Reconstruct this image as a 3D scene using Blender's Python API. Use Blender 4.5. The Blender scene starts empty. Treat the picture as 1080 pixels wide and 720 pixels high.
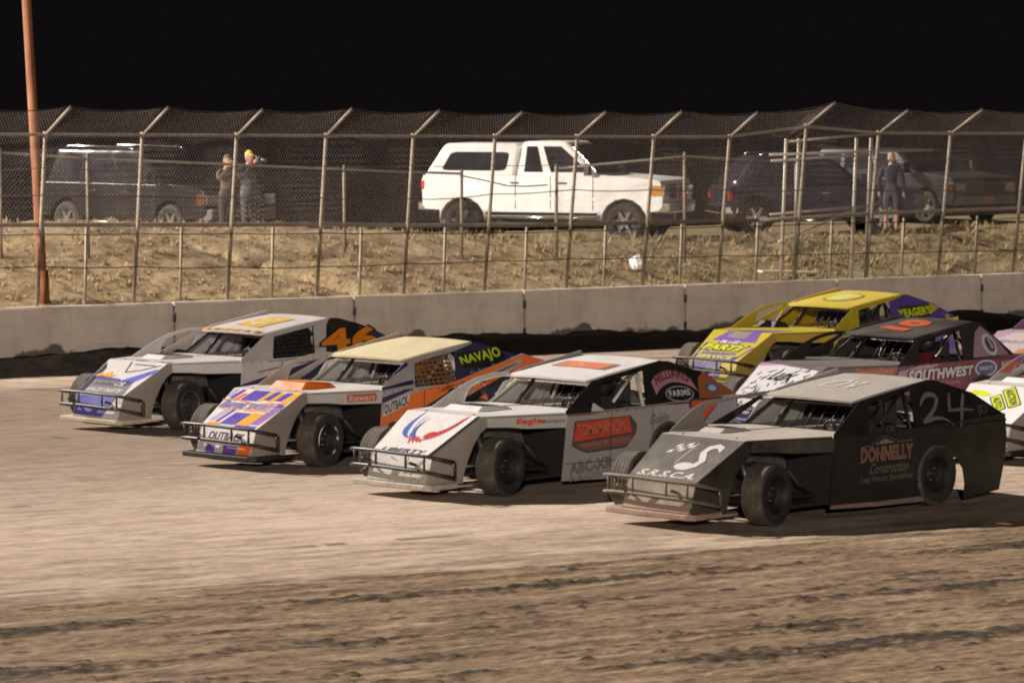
import bpy, bmesh, math, random
import numpy as np
from mathutils import Vector, Matrix, Euler
R = math.radians
rnd = random.Random(7)
sc = bpy.context.scene
C = sc.collection

# ------------------------------------------------------------------ camera
cam_d = bpy.data.cameras.new('camera'); cam = bpy.data.objects.new('camera', cam_d); C.objects.link(cam)
cam_d.sensor_width = 36; cam_d.lens = 36*3750/1080
cam.location = (0, 0, 4.7)
cam.rotation_euler = (R(90) - math.atan(268/3750), 0, 0)
cam_d.clip_end = 3000
cam_d.dof.use_dof = True; cam_d.dof.focus_distance = 43; cam_d.dof.aperture_fstop = 3.5
sc.camera = cam

# ------------------------------------------------------------------ night sky, floodlights, exposure
w = bpy.data.worlds.new('World'); sc.world = w; w.use_nodes = True
bg = w.node_tree.nodes['Background']
bg.inputs[0].default_value = (0.0030, 0.0025, 0.0028, 1); bg.inputs[1].default_value = 1.0

SUN_DIR = Vector((-.715, .474, .51)).normalized()       # towards the light
sd = bpy.data.lights.new('floodlight_main', 'SUN'); sun = bpy.data.objects.new('floodlight_main', sd); C.objects.link(sun)
sd.energy = 5.0; sd.angle = R(1.2); sd.color = (1, .90, .81)
sun.rotation_euler = SUN_DIR.to_track_quat('Z', 'Y').to_euler()

def spot(name, loc, target, power, ang, radius, col=(1, .90, .80), blend=.4):
    l = bpy.data.lights.new(name, 'SPOT'); o = bpy.data.objects.new(name, l); C.objects.link(o)
    l.energy = power; l.spot_size = R(ang); l.spot_blend = blend; l.shadow_soft_size = radius; l.color = col
    o.location = loc
    o.rotation_euler = (Vector(loc) - Vector(target)).to_track_quat('Z', 'Y').to_euler()
    return o
# grandstand floods far behind the photographer, and the flood on the next pole that lights the pit bank
spot('floodlight_grandstand', (-4, -130, 32), (1, 55, 0), 340000, 40, 2.0)
spot('floodlight_pit', (-34, 47, 11), (3, 76, 2.5), 77000, 50, .6)

sc.view_settings.view_transform = 'Standard'
try: sc.view_settings.look = 'None'
except Exception: pass
sc.view_settings.exposure = 0.55; sc.view_settings.gamma = 1
sc.render.engine = 'CYCLES'
sc.cycles.use_denoising = True
sc.cycles.max_bounces = 5; sc.cycles.diffuse_bounces = 3; sc.cycles.glossy_bounces = 3
sc.cycles.transparent_max_bounces = 8
sc.cycles.filter_width = 1.9
sc.cycles.caustics_reflective = False; sc.cycles.caustics_refractive = False
sc.cycles.sample_clamp_indirect = 4

# ------------------------------------------------------------------ materials
def nodes(name):
    m = bpy.data.materials.new(name); m.use_nodes = True
    nt = m.node_tree; b = nt.nodes['Principled BSDF']
    return m, nt, b
def N(nt, t, **kw):
    n = nt.nodes.new(t)
    for k, v in kw.items(): setattr(n, k, v)
    return n
def ramp(nt, fac, stops):
    r = N(nt, 'ShaderNodeValToRGB'); e = r.color_ramp.elements
    while len(e) < len(stops): e.new(.5)
    for i, (p, c) in enumerate(stops):
        e[i].position = p; e[i].color = (*c, 1) if len(c) == 3 else c
    nt.links.new(fac, r.inputs[0]); return r.outputs[0]
def noise(nt, vec, scale, detail=4, rough=.55, mapping=None):
    n = N(nt, 'ShaderNodeTexNoise'); n.inputs['Scale'].default_value = scale
    n.inputs['Detail'].default_value = detail; n.inputs['Roughness'].default_value = rough
    if mapping:
        mp = N(nt, 'ShaderNodeMapping'); mp.inputs['Scale'].default_value = mapping
        nt.links.new(vec, mp.inputs[0]); vec = mp.outputs[0]
    nt.links.new(vec, n.inputs['Vector']); return n.outputs['Fac']
def mix(nt, fac, a, b, mode='MIX'):
    m = N(nt, 'ShaderNodeMix', data_type='RGBA', blend_type=mode)
    for s, v in ((0, fac), (6, a), (7, b)):
        if hasattr(v, 'links'): nt.links.new(v, m.inputs[s])
        else: m.inputs[s].default_value = v if s == 0 else (*v, 1)
    return m.outputs[2]
def mathn(nt, op, a, b=0.0, c=None):
    m = N(nt, 'ShaderNodeMath', operation=op)
    for i, v in enumerate((a, b) if c is None else (a, b, c)):
        if hasattr(v, 'links'): nt.links.new(v, m.inputs[i])
        else: m.inputs[i].default_value = v
    return m.outputs[0]
def bump(nt, b, h, strength, dist=.02):
    n = N(nt, 'ShaderNodeBump'); n.inputs['Strength'].default_value = strength; n.inputs['Distance'].default_value = dist
    nt.links.new(h, n.inputs['Height']); nt.links.new(n.outputs[0], b.inputs['Normal'])
MC = {}
DUST = (.36, .30, .235)
def paint(col, rough=.38, dust=.35, metal=0.0, key=''):
    """sheet-metal paint with dried dirt on it, heavier towards the bottom of the car"""
    k = (tuple(round(c, 3) for c in col), rough, dust, metal, key)
    if k in MC: return MC[k]
    m, nt, b = nodes('paint')
    tc = N(nt, 'ShaderNodeTexCoord'); v = tc.outputs['Object']
    n1 = noise(nt, v, 2.6, 6, .62); n2 = noise(nt, v, 14, 4, .7, (1, 1, 1.6))
    sep = N(nt, 'ShaderNodeSeparateXYZ'); nt.links.new(v, sep.inputs[0])
    low = mathn(nt, 'MULTIPLY_ADD', sep.outputs[2], -.75, .62)
    low = mathn(nt, 'MAXIMUM', low, 0.0)
    s = mathn(nt, 'MULTIPLY_ADD', n1, 1.1, low); s = mathn(nt, 'MULTIPLY_ADD', n2, .5, s)
    f = N(nt, 'ShaderNodeMapRange'); f.inputs[1].default_value = .62; f.inputs[2].default_value = 1.45
    f.inputs[3].default_value = dust*.12; f.inputs[4].default_value = min(1, dust*1.5); nt.links.new(s, f.inputs[0])
    c = mix(nt, f.outputs[0], col, DUST)
    sp = noise(nt, v, 38, 2, .5); spf = ramp(nt, mathn(nt, 'MULTIPLY_ADD', low, .16, sp), [(.66, (0, 0, 0)), (.70, (1, 1, 1))])
    c = mix(nt, mathn(nt, 'MULTIPLY', spf, min(.7, dust*1.6)), c, (.17, .13, .095))
    nt.links.new(c, b.inputs['Base Color'])
    r = N(nt, 'ShaderNodeMapRange'); r.inputs[3].default_value = rough; r.inputs[4].default_value = .85
    nt.links.new(f.outputs[0], r.inputs[0]); nt.links.new(r.outputs[0], b.inputs['Roughness'])
    b.inputs['Metallic'].default_value = metal
    b.inputs['Specular IOR Level'].default_value = .26 if sum(col) < .15 else .5
    bump(nt, b, mathn(nt, 'MULTIPLY_ADD', noise(nt, v, 1.5, 2, .4), 1.6, mathn(nt, 'MULTIPLY', n1, .5)), .5, .05)
    MC[k] = m; return m
def plain(name, col, rough=.6, metal=0.0, nscale=12, var=.25, bumps=.1):
    k = (name, tuple(col), rough, metal)
    if k in MC: return MC[k]
    m, nt, b = nodes(name)
    tc = N(nt, 'ShaderNodeTexCoord'); v = tc.outputs['Object']
    n1 = noise(nt, v, nscale, 5, .6)
    c = ramp(nt, n1, [(.3, tuple(x*(1-var) for x in col)), (.7, tuple(min(1, x*(1+var)) for x in col))])
    nt.links.new(c, b.inputs['Base Color']); b.inputs['Roughness'].default_value = rough
    b.inputs['Metallic'].default_value = metal
    if bumps: bump(nt, b, n1, bumps, .01)
    MC[k] = m; return m
def emit(name, col, st):
    m, nt, b = nodes(name)
    b.inputs['Base Color'].default_value = (*col, 1); b.inputs['Emission Color'].default_value = (*col, 1); b.inputs['Emission Strength'].default_value = st
    return m
def glass(name, col=(.02, .02, .025), rough=.06):
    if name in MC: return MC[name]
    m, nt, b = nodes(name)
    tc = N(nt, 'ShaderNodeTexCoord'); n1 = noise(nt, tc.outputs['Object'], 3, 3)
    c = ramp(nt, n1, [(.3, tuple(x*.7 for x in col)), (.7, tuple(x*1.3 for x in col))]); nt.links.new(c, b.inputs['Base Color'])
    b.inputs['Roughness'].default_value = rough; b.inputs['Specular IOR Level'].default_value = .6
    MC[name] = m; return m
def rubber():
    """tread and shoulders carry dried dirt, the sidewalls stay dark (object y is the axle)"""
    if 'rubber' in MC: return MC['rubber']
    m, nt, b = nodes('tyre_rubber')
    tc = N(nt, 'ShaderNodeTexCoord'); v = tc.outputs['Object']
    n1 = noise(nt, v, 6, 6, .65); n2 = noise(nt, v, 40, 3, .6)
    f = mathn(nt, 'MULTIPLY_ADD', n2, .35, n1)
    sep = N(nt, 'ShaderNodeSeparateXYZ'); nt.links.new(v, sep.inputs[0])
    rr = mathn(nt, 'SQRT', mathn(nt, 'ADD', mathn(nt, 'MULTIPLY', sep.outputs[0], sep.outputs[0]), mathn(nt, 'MULTIPLY', sep.outputs[2], sep.outputs[2])))
    t = N(nt, 'ShaderNodeMapRange'); t.inputs[1].default_value = .30; t.inputs[2].default_value = .328; nt.links.new(rr, t.inputs[0])
    wall = ramp(nt, f, [(.5, (.012, .011, .010)), (.8, (.035, .030, .025)), (1.0, (.10, .085, .065))])
    tread = ramp(nt, f, [(.45, (.045, .038, .031)), (.75, (.11, .092, .072)), (1.0, (.22, .185, .14))])
    nt.links.new(mix(nt, t.outputs[0], wall, tread), b.inputs['Base Color']); b.inputs['Roughness'].default_value = .85
    bump(nt, b, n2, .4, .01); MC['rubber'] = m; return m
M_BLACK = lambda: plain('black_steel', (.016, .015, .015), .55)
M_STEEL = lambda: plain('bare_steel', (.55, .53, .50), .35, .9, 20, .2)
M_CHROME = lambda: plain('chrome', (.85, .84, .82), .14, 1.0, 8, .05, 0)

# ------------------------------------------------------------------ mesh builder
class Fr:
    """a flat frame on a panel: a along ex, b along ey, c out of the surface"""
    def __init__(s, O, ex, ey):
        s.O = Vector(O); s.ex = Vector(ex).normalized(); s.ey = Vector(ey).normalized(); s.n = s.ex.cross(s.ey).normalized()
    def P(s, a, b, c=0.0): return s.O + s.ex*a + s.ey*b + s.n*c
    def inv(s, p):
        d = Vector(p) - s.O; return d.dot(s.ex), d.dot(s.ey)
GLY = {}
def glyphs(txt, bold=0.0):
    k = (txt, bold)
    if k not in GLY:
        cu = bpy.data.curves.new('t', 'FONT'); cu.body = txt; cu.offset = bold; cu.resolution_u = 3
        cu.space_character = 1.0 + bold*2
        o = bpy.data.objects.new('t', cu)
        me = bpy.data.meshes.new_from_object(o)
        vs = [(v.co.x, v.co.y) for v in me.vertices]; fs = [tuple(p.vertices) for p in me.polygons]
        bpy.data.objects.remove(o); bpy.data.curves.remove(cu); bpy.data.meshes.remove(me)
        GLY[k] = (vs, fs)
    return GLY[k]
class MB:
    def __init__(s): s.v = []; s.f = []; s.m = []; s.mats = []
    def mi(s, mat):
        if mat not in s.mats: s.mats.append(mat)
        return s.mats.index(mat)
    def add(s, vs, fs, mat):
        o = len(s.v); s.v += [tuple(v) for v in vs]; k = s.mi(mat)
        for f in fs: s.f.append(tuple(o+i for i in f)); s.m.append(k)
    def prism(s, fr, poly, t0, t1, mat, sidemat=None):
        n = len(poly)
        ar = sum(poly[i][0]*poly[(i+1) % n][1] - poly[(i+1) % n][0]*poly[i][1] for i in range(n))
        if ar < 0: poly = poly[::-1]
        top = [fr.P(a, b, t1) for a, b in poly]; bot = [fr.P(a, b, t0) for a, b in poly]
        s.add(top + bot, [tuple(range(n)), tuple(range(2*n-1, n-1, -1))], mat)
        s.add(top + bot, [(i, n+i, n+(i+1) % n, (i+1) % n) for i in range(n)], sidemat or mat)
    def decal(s, fr, poly, c, mat):
        n = len(poly)
        ar = sum(poly[i][0]*poly[(i+1) % n][1] - poly[(i+1) % n][0]*poly[i][1] for i in range(n))
        if ar < 0: poly = poly[::-1]
        s.add([fr.P(a, b, c) for a, b in poly], [tuple(range(n))], mat)
    def ribbon(s, fr, pts, wd, c, mat):
        """a stroke of varying width: pts (a,b) with wd a number or a list"""
        n = len(pts); L = []; Rr = []
        for i, p in enumerate(pts):
            q = pts[min(i+1, n-1)]; r = pts[max(i-1, 0)]
            d = Vector((q[0]-r[0], q[1]-r[1])).normalized(); h = (wd[i] if isinstance(wd, (list, tuple)) else wd)/2
            L.append((p[0]-d.y*h, p[1]+d.x*h)); Rr.append((p[0]+d.y*h, p[1]-d.x*h))
        s.add([fr.P(a, b, c) for a, b in L+Rr], [(n+i, n+i+1, i+1, i) for i in range(n-1)], mat)
    def text(s, fr, txt, a, b, h, mat, c=.006, w=None, shear=0.0, bold=0.0, rot=0.0, arc=0.0, taper=0.0):
        """lettering centred at (a,b), height h, width w"""
        vs, fs = glyphs(txt, bold)
        x0 = min(v[0] for v in vs); x1 = max(v[0] for v in vs); y0 = min(v[1] for v in vs); y1 = max(v[1] for v in vs)
        sy = h/(y1-y0); sx = sy if w is None else w/(x1-x0); W = (x1-x0)*sx
        cr, sr = math.cos(rot), math.sin(rot); out = []
        for x, y in vs:
            X = (x-(x0+x1)/2)*sx; Y = (y-(y0+y1)/2)*sy
            Y *= 1 + taper*X/max(W, 1e-6)
            Y += arc*(1-(2*X/W)**2) ; X += shear*Y
            out.append(fr.P(a + X*cr - Y*sr, b + X*sr + Y*cr, c))
        s.add(out, fs, mat)
    def tube(s, pts, r, mat, n=8, caps=True):
        pts = [Vector(p) for p in pts]; rings = []
        up = Vector((0, 0, 1))
        for i, p in enumerate(pts):
            d = ((pts[min(i+1, len(pts)-1)] - pts[max(i-1, 0)])).normalized()
            x = d.cross(up)
            if x.length < 1e-3: x = d.cross(Vector((1, 0, 0)))
            x.normalize(); y = x.cross(d).normalized()
            rr = r[i] if isinstance(r, (list, tuple)) else r
            rings.append([p + x*rr*math.cos(2*math.pi*k/n) + y*rr*math.sin(2*math.pi*k/n) for k in range(n)])
        vs = [v for g in rings for v in g]; fs = []
        for i in range(len(pts)-1):
            for k in range(n):
                fs.append((i*n+k, i*n+(k+1) % n, (i+1)*n+(k+1) % n, (i+1)*n+k))
        if caps: fs += [tuple(range(n-1, -1, -1)), tuple((len(pts)-1)*n+k for k in range(n))]
        s.add(vs, fs, mat)
    def box(s, lo, hi, mat, M=None):
        x0, y0, z0 = lo; x1, y1, z1 = hi
        vs = [Vector(p) for p in ((x0,y0,z0),(x1,y0,z0),(x1,y1,z0),(x0,y1,z0),(x0,y0,z1),(x1,y0,z1),(x1,y1,z1),(x0,y1,z1))]
        if M: vs = [M @ v for v in vs]
        s.add(vs, [(0,3,2,1),(4,5,6,7),(0,1,5,4),(1,2,6,5),(2,3,7,6),(3,0,4,7)], mat)
    def hull(s, vs, mat):
        """8 corners ordered bottom ring then top ring"""
        s.add(vs, [(0,3,2,1),(4,5,6,7),(0,1,5,4),(1,2,6,5),(2,3,7,6),(3,0,4,7)], mat)
    def lathe(s, prof, mat, n=40, axis='y', O=(0, 0, 0), close=False):
        O = Vector(O); vs = []; m = len(prof)
        for k in range(n):
            t = 2*math.pi*k/n; c_, s_ = math.cos(t), math.sin(t)
            for (h, r) in prof:
                p = Vector((r*c_, h, r*s_)) if axis == 'y' else Vector((r*c_, r*s_, h))
                vs.append(O + p)
        fs = [((k*m+i), k*m+i+1, ((k+1) % n)*m+i+1, ((k+1) % n)*m+i) for k in range(n) for i in range(m-1)]
        s.add(vs, fs, mat)
    def build(s, name, parent=None, smooth=False, loc=None, bevel=0.0, auto=None):
        me = bpy.data.meshes.new(name); me.from_pydata(s.v, [], s.f)
        for m in s.mats: me.materials.append(m)
        me.polygons.foreach_set('material_index', s.m)
        if smooth: me.polygons.foreach_set('use_smooth', [True]*len(s.f))
        me.validate(); me.update()
        bm = bmesh.new(); bm.from_mesh(me); lone = [v for v in bm.verts if not v.link_faces]
        if lone: bmesh.ops.delete(bm, geom=lone, context='VERTS'); bm.to_mesh(me)
        bm.free()
        o = bpy.data.objects.new(name, me); C.objects.link(o)
        if auto is not None or bevel:
            bm = bmesh.new(); bm.from_mesh(me); bmesh.ops.remove_doubles(bm, verts=bm.verts, dist=1e-4)
            bmesh.ops.recalc_face_normals(bm, faces=bm.faces); bm.to_mesh(me); bm.free()
        if auto is not None:
            me.polygons.foreach_set('use_smooth', [True]*len(me.polygons))
            me.set_sharp_from_angle(angle=R(auto))
        if bevel:
            b = o.modifiers.new('bevel', 'BEVEL'); b.width = bevel; b.segments = 2; b.limit_method = 'ANGLE'; b.angle_limit = R(25)
        if parent: o.parent = parent
        if loc is not None: o.location = loc
        return o
def tag(o, label=None, cat=None, group=None, kind=None):
    for k, v in (('label', label), ('category', cat), ('group', group), ('kind', kind)):
        if v: o[k] = v
    return o
def empty(name, loc, rz, label, cat, group=None):
    o = bpy.data.objects.new(name, None); C.objects.link(o); o.empty_display_size = .3
    o.location = loc; o.rotation_euler = (0, 0, rz); return tag(o, label, cat, group)

# ------------------------------------------------------------------ terrain: everything along the wall lives in (u, v): u along it, v away from the track
W0 = Vector((-8.5, 59.0, 0)); WA = math.atan2(11.2, 18.6)
Du = Vector((math.cos(WA), math.sin(WA), 0)); Dv = Vector((-math.sin(WA), math.cos(WA), 0))
def uv(u, v, z=0.0): return W0 + Du*u + Dv*v + Vector((0, 0, z))
def to_uv(p): d = Vector((p[0], p[1], 0)) - W0; return d.dot(Du), d.dot(Dv)
def place_uv(o): o.location = W0; o.rotation_euler = (0, 0, WA); return o
def vn(x, y, seed=0):
    x = np.asarray(x, float); y = np.asarray(y, float)
    xi = np.floor(x).astype(np.int64); yi = np.floor(y).astype(np.int64); fx = x-xi; fy = y-yi
    fx = fx*fx*(3-2*fx); fy = fy*fy*(3-2*fy)
    def h(a, b):
        n = (a*374761393 + b*668265263 + seed*1442695041) & 0xffffffff
        n = ((n ^ (n >> 13))*1274126177) & 0xffffffff
        return ((n ^ (n >> 16)) & 0xffff)/65535.
    return (h(xi, yi)*(1-fx)+h(xi+1, yi)*fx)*(1-fy) + (h(xi, yi+1)*(1-fx)+h(xi+1, yi+1)*fx)*fy
def fbm(x, y, seed=0, o=4):
    t = 0; a = .5
    for i in range(o): t = t + a*vn(x*2**i, y*2**i, seed+i*17); a *= .5
    return t
def sstep(a, b, x): t = np.clip((x-a)/(b-a), 0, 1); return t*t*(3-2*t)
def grid_obj(name, us, vs, hf, mat, kind='structure'):
    U, V = np.meshgrid(us, vs); Z = hf(U, V); nu, nv = len(us), len(vs)
    co = np.stack([U, V, Z], -1).reshape(-1, 3)
    i = np.arange(nv*nu).reshape(nv, nu)
    q = np.stack([i[:-1, :-1], i[:-1, 1:], i[1:, 1:], i[1:, :-1]], -1).reshape(-1, 4)
    me = bpy.data.meshes.new(name); me.vertices.add(len(co)); me.vertices.foreach_set('co', co.ravel())
    me.loops.add(q.size); me.loops.foreach_set('vertex_index', q.ravel().astype(np.int32))
    me.polygons.add(len(q)); me.polygons.foreach_set('loop_start', np.arange(0, q.size, 4, dtype=np.int32))
    me.polygons.foreach_set('use_smooth', np.ones(len(q), bool))
    me.materials.append(mat); me.update(calc_edges=True); me.validate()
    o = bpy.data.objects.new(name, me); C.objects.link(o); place_uv(o); tag(o, kind=kind); return o

BANDS = [(-26.35, .20, 1.0, .9), (-25.3, .10, .35, .5), (-27.5, .14, .45, .6), (-28.5, .30, .75, .7), (-29.6, .20, .5, .6), (-30.7, .45, .8, .8), (-32.2, .35, .7, .7), (-33.4, .40, .8, .7)]
def moist(U, V):
    """where the loose, moist black crumbs lie: broken lines along the groove"""
    b = 0
    for v0, w, a, f in BANDS:
        wob = .22*(fbm(U*.35, U*0+v0, 55, 3)-.5)*2
        b = b + a*np.exp(-((V-v0-wob)/w)**2)*np.clip(.35+1.3*(fbm(U*.45, U*0+v0*3, 57, 3)-.25), 0, 1.2)
    sp = fbm(U*.8, V*15, 63, 4)*.55 + fbm(U*5, V*24, 67, 3)*.45
    m = sstep(.58, .71, sp + b*.36 + .16*(fbm(U*.12, V*.9, 73, 3)-.5))
    line = np.exp(-((V+22.6+.06*np.sin(U*.9))/.035)**2)*sstep(-9.5, -8.5, U)*(1-sstep(-5.0, -3.6, U))*(fbm(U*3, U*0, 68, 3) > .36)
    spot = sstep(.62, .70, fbm(U*1.1, V*3.2, 69, 3)*.6 + fbm(U*4, V*11, 70, 3)*.4)*sstep(-21.5, -17, V)*.7
    return np.clip(m*(1 - sstep(-25.6, -24.6, V)) + line*.85 + spot, 0, 1)
def track_h(U, V):
    rough = 1 - sstep(-25.3, -24.2, V)
    st = fbm(U*.9, V*5.5, 3, 4) - .5
    fine = fbm(U*7, V*14, 9, 3) - .45
    clod = np.clip(fbm(U*8, V*13, 21, 3) - .60, 0, 1)*(fbm(U*.5, V*2.2, 24, 3) > .40); grit = np.clip(fbm(U*13, V*15, 27, 2) - .50, 0, 1)*sstep(.35, .6, fbm(U*.6, V*3, 29, 3))
    ridge = np.exp(-((V+26.35+.10*np.sin(U*.8))/.16)**2)*(np.clip(fbm(U*7, V*11, 33, 3)-.36, 0, 1))
    ridge2 = np.exp(-((V+28.3+.15*np.sin(U*.6+1))/.12)**2)*(np.clip(fbm(U*7, V*11, 43, 3)-.42, 0, 1))
    ridge3 = np.exp(-((V+30.6+.15*np.sin(U*.7+2))/.16)**2)*(np.clip(fbm(U*7, V*11, 53, 3)-.42, 0, 1))
    h = rough*(st*.040 + fine*.022 + clod*.05 + grit*.03) + moist(U, V)*(.008 + .060*np.clip(fbm(U*9, V*12, 37, 3)-.30, 0, 1))*rough
    h = h + (1-rough)*((fbm(U*.35, V*1.2, 5, 3)-.5)*.015 + (fbm(U*2.5, V*9, 8, 3)-.5)*.012)*sstep(.5, -.5, V)
    return h - .02
us = np.concatenate([np.array([-400, -250, -150, -90, -60, -45]), np.arange(-36, -15.4, 1.2), np.arange(-15.2, 4.5, .022), np.arange(4.6, 34, .5), np.array([36, 45, 60, 90, 150, 250, 400])])
vs = np.concatenate([np.array([-420, -260, -160, -110, -80, -60, -48]), np.arange(-42, -34.5, .6), np.arange(-34.2, -24.2, .035), np.arange(-24.15, -12, .15), np.arange(-12, .6, .3)])
def m_track():
    m, nt, b = nodes('packed_dirt')
    tc = N(nt, 'ShaderNodeTexCoord'); v = tc.outputs['Object']
    big = noise(nt, v, 1, 4, .55, (.10, .32, 1)); stk = noise(nt, v, 1, 6, .6, (.7, 3.4, 1)); fin = noise(nt, v, 1, 5, .7, (6, 18, 6))
    thin = noise(nt, v, 1, 3, .5, (.22, 9, 1))
    mot = noise(nt, v, 1, 6, .68, (1.6, 3.4, 2))
    a = mathn(nt, 'MULTIPLY_ADD', stk, .24, mathn(nt, 'MULTIPLY', big, .45)); a = mathn(nt, 'MULTIPLY_ADD', fin, .28, a); a = mathn(nt, 'MULTIPLY_ADD', mot, .37, a)
    light = ramp(nt, a, [(.52, (.18, .125, .085)), (.63, (.41, .31, .228)), (.75, (.61, .485, .385))])
    dk = mathn(nt, 'MULTIPLY_ADD', noise(nt, v, 1, 5, .65, (1.3, 8, 1)), .7, mathn(nt, 'MULTIPLY', noise(nt, v, 1, 3, .5, (.35, .8, 1)), .45))
    spots = ramp(nt, dk, [(.60, (0, 0, 0)), (.72, (1, 1, 1))])
    light = mix(nt, mathn(nt, 'MULTIPLY', spots, .40), light, (.15, .108, .078))
    rough = ramp(nt, mathn(nt, 'MULTIPLY_ADD', fin, .50, mathn(nt, 'MULTIPLY_ADD', mot, .25, mathn(nt, 'MULTIPLY', stk, .42))), [(.43, (.042, .027, .016)), (.54, (.150, .098, .058)), (.65, (.30, .21, .130)), (.76, (.45, .335, .225))])
    sep = N(nt, 'ShaderNodeSeparateXYZ'); nt.links.new(v, sep.inputs[0])
    darker = N(nt, 'ShaderNodeMapRange'); darker.interpolation_type = 'SMOOTHSTEP'; darker.inputs[1].default_value = -21; darker.inputs[2].default_value = -11; nt.links.new(mathn(nt, 'MULTIPLY_ADD', mathn(nt, 'SUBTRACT', big, .5), 9.0, sep.outputs[1]), darker.inputs[0])
    light = mix(nt, mathn(nt, 'MULTIPLY', darker.outputs[0], .62), light, (.17, .122, .085))  # track colour turns darker and browner towards the wall
    edge = mathn(nt, 'MULTIPLY_ADD', mathn(nt, 'SUBTRACT', stk, .5), 2.2, sep.outputs[1])
    f = N(nt, 'ShaderNodeMapRange'); f.inputs[1].default_value = -25.2; f.inputs[2].default_value = -24.2; nt.links.new(edge, f.inputs[0])
    c = mix(nt, f.outputs[0], rough, light)
    # loose clods stand out dark: they are moist lumps
    up = N(nt, 'ShaderNodeAttribute', attribute_name='moist')
    c = mix(nt, mathn(nt, 'MULTIPLY', up.outputs['Fac'], .93), c, (.030, .022, .016))
    nt.links.new(c, b.inputs['Base Color']); b.inputs['Roughness'].default_value = .9; b.inputs['Specular IOR Level'].default_value = .25
    bump(nt, b, mathn(nt, 'MULTIPLY_ADD', fin, .7, mathn(nt, 'MULTIPLY', mot, .7)), .6, .04)
    return m
trk = grid_obj('track', us, vs, track_h, m_track())
at_ = trk.data.attributes.new('moist', 'FLOAT', 'POINT'); UU, VV = np.meshgrid(us, vs); at_.data.foreach_set('value', moist(UU, VV).ravel().astype(np.float32))

# wet mud thrown against the foot of the wall
def m_mud():
    m, nt, b = nodes('wet_mud')
    tc = N(nt, 'ShaderNodeTexCoord'); v = tc.outputs['Object']
    n1 = noise(nt, v, 3.5, 6, .65)
    c = ramp(nt, n1, [(.35, (.005, .004, .003)), (.7, (.018, .013, .009))]); nt.links.new(c, b.inputs['Base Color'])
    b.inputs['Roughness'].default_value = .85; b.inputs['Specular IOR Level'].default_value = .12; bump(nt, b, n1, .6, .06); return m
def mud_h(U, V):
    top = .13 + .34*fbm(U*.55, U*0, 71, 4)**1.3 + .10*(fbm(U*2.3, V*2, 72, 3)-.5)
    w_ = 1.15 + .6*fbm(U*.4, U*0+3, 75, 3)
    t = np.clip(-V/w_, 0, 1.3)
    return top*(1-sstep(0, 1, t)) + .05*(fbm(U*4, V*5, 77, 3)-.5)*(1-sstep(.7, 1.0, t)) - .05*sstep(.85, 1.25, t)
grid_obj('mud_berm', np.arange(-12, 40, .09), np.linspace(-2.1, .06, 32), mud_h, m_mud())

# the bank behind the wall, with the pit road on top; beyond it an added down-slope keeps lit far ground out of sight
CU = [-20, -4, 3, 9, 14, 18, 25, 40]; CZ = [2.35, 2.4, 2.22, 1.98, 1.70, 1.58, 1.66, 1.8]
PU = [-20, 5, 12, 20, 30, 60]; PZ = [1.66, 1.62, 1.52, 1.48, 1.60, 1.7]
def bank_h(U, V):
    cz = np.interp(U, CU, CZ); pz = np.interp(U, PU, PZ)
    z = .78 + (cz-.78)*sstep(.0, 6.4, V)**.85
    z = np.where(V > 5.9, pz + (cz-pz)*(1-sstep(6.2, 9.0, V)), z)
    z = z - np.clip(V-13.5, 0, None)*.11
    amp = sstep(.5, 1.5, V)*(1-sstep(6.5, 8.5, V))
    z = z + amp*((fbm(U*.6, V*.8, 91, 4)-.5)*.26 + (fbm(U*2.4, V*3, 92, 3)-.5)*.10) + (fbm(U*3, V*3, 95, 3)-.5)*.04
    # washed-out gully
    g = np.abs((U-6.3) - (3.6-V)*.75); z = z - .34*np.exp(-(g/.22)**2)*sstep(.8, 1.6, V)*(1-sstep(4.2, 5.2, V))
    return z
def m_bank():
    m, nt, b = nodes('dry_bank')
    tc = N(nt, 'ShaderNodeTexCoord'); v = tc.outputs['Object']
    n1 = noise(nt, v, 1, 6, .6, (.8, 1.6, 1)); n2 = noise(nt, v, 1, 5, .7, (7, 11, 7)); n3 = noise(nt, v, .35, 3)
    a = mathn(nt, 'MULTIPLY_ADD', n2, .5, mathn(nt, 'MULTIPLY', n1, .6))
    c = ramp(nt, a, [(.36, (.16, .11, .062)), (.54, (.28, .205, .118)), (.70, (.42, .325, .20))])
    sep = N(nt, 'ShaderNodeSeparateXYZ'); nt.links.new(v, sep.inputs[0])
    gr = N(nt, 'ShaderNodeMapRange'); gr.inputs[1].default_value = 11; gr.inputs[2].default_value = 19; nt.links.new(sep.outputs[0], gr.inputs[0])
    gf = mathn(nt, 'MULTIPLY', gr.outputs[0], ramp(nt, n1, [(.42, (0, 0, 0)), (.6, (1, 1, 1))]))
    c = mix(nt, mathn(nt, 'MULTIPLY', gf, .75), c, (.13, .12, .06))
    nt.links.new(c, b.inputs['Base Color']); b.inputs['Roughness'].default_value = .95; b.inputs['Specular IOR Level'].default_value = .1
    bump(nt, b, n2, .7, .06); return m
bu = np.concatenate([np.array([-400, -250, -150, -90, -60, -40, -25, -16]), np.arange(-10, 38, .12), np.array([42, 50, 65, 90, 150, 250, 400])])
bv = np.concatenate([np.arange(.12, 10, .12), np.arange(10.2, 30, 1.), np.array([32, 36, 45, 60, 90, 140, 220, 400])])
grid_obj('embankment', bu, bv, bank_h, m_bank())
def ground_z(x, y):
    u, v = to_uv((x, y)); return float(bank_h(np.array([u]), np.array([v]))[0])

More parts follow.
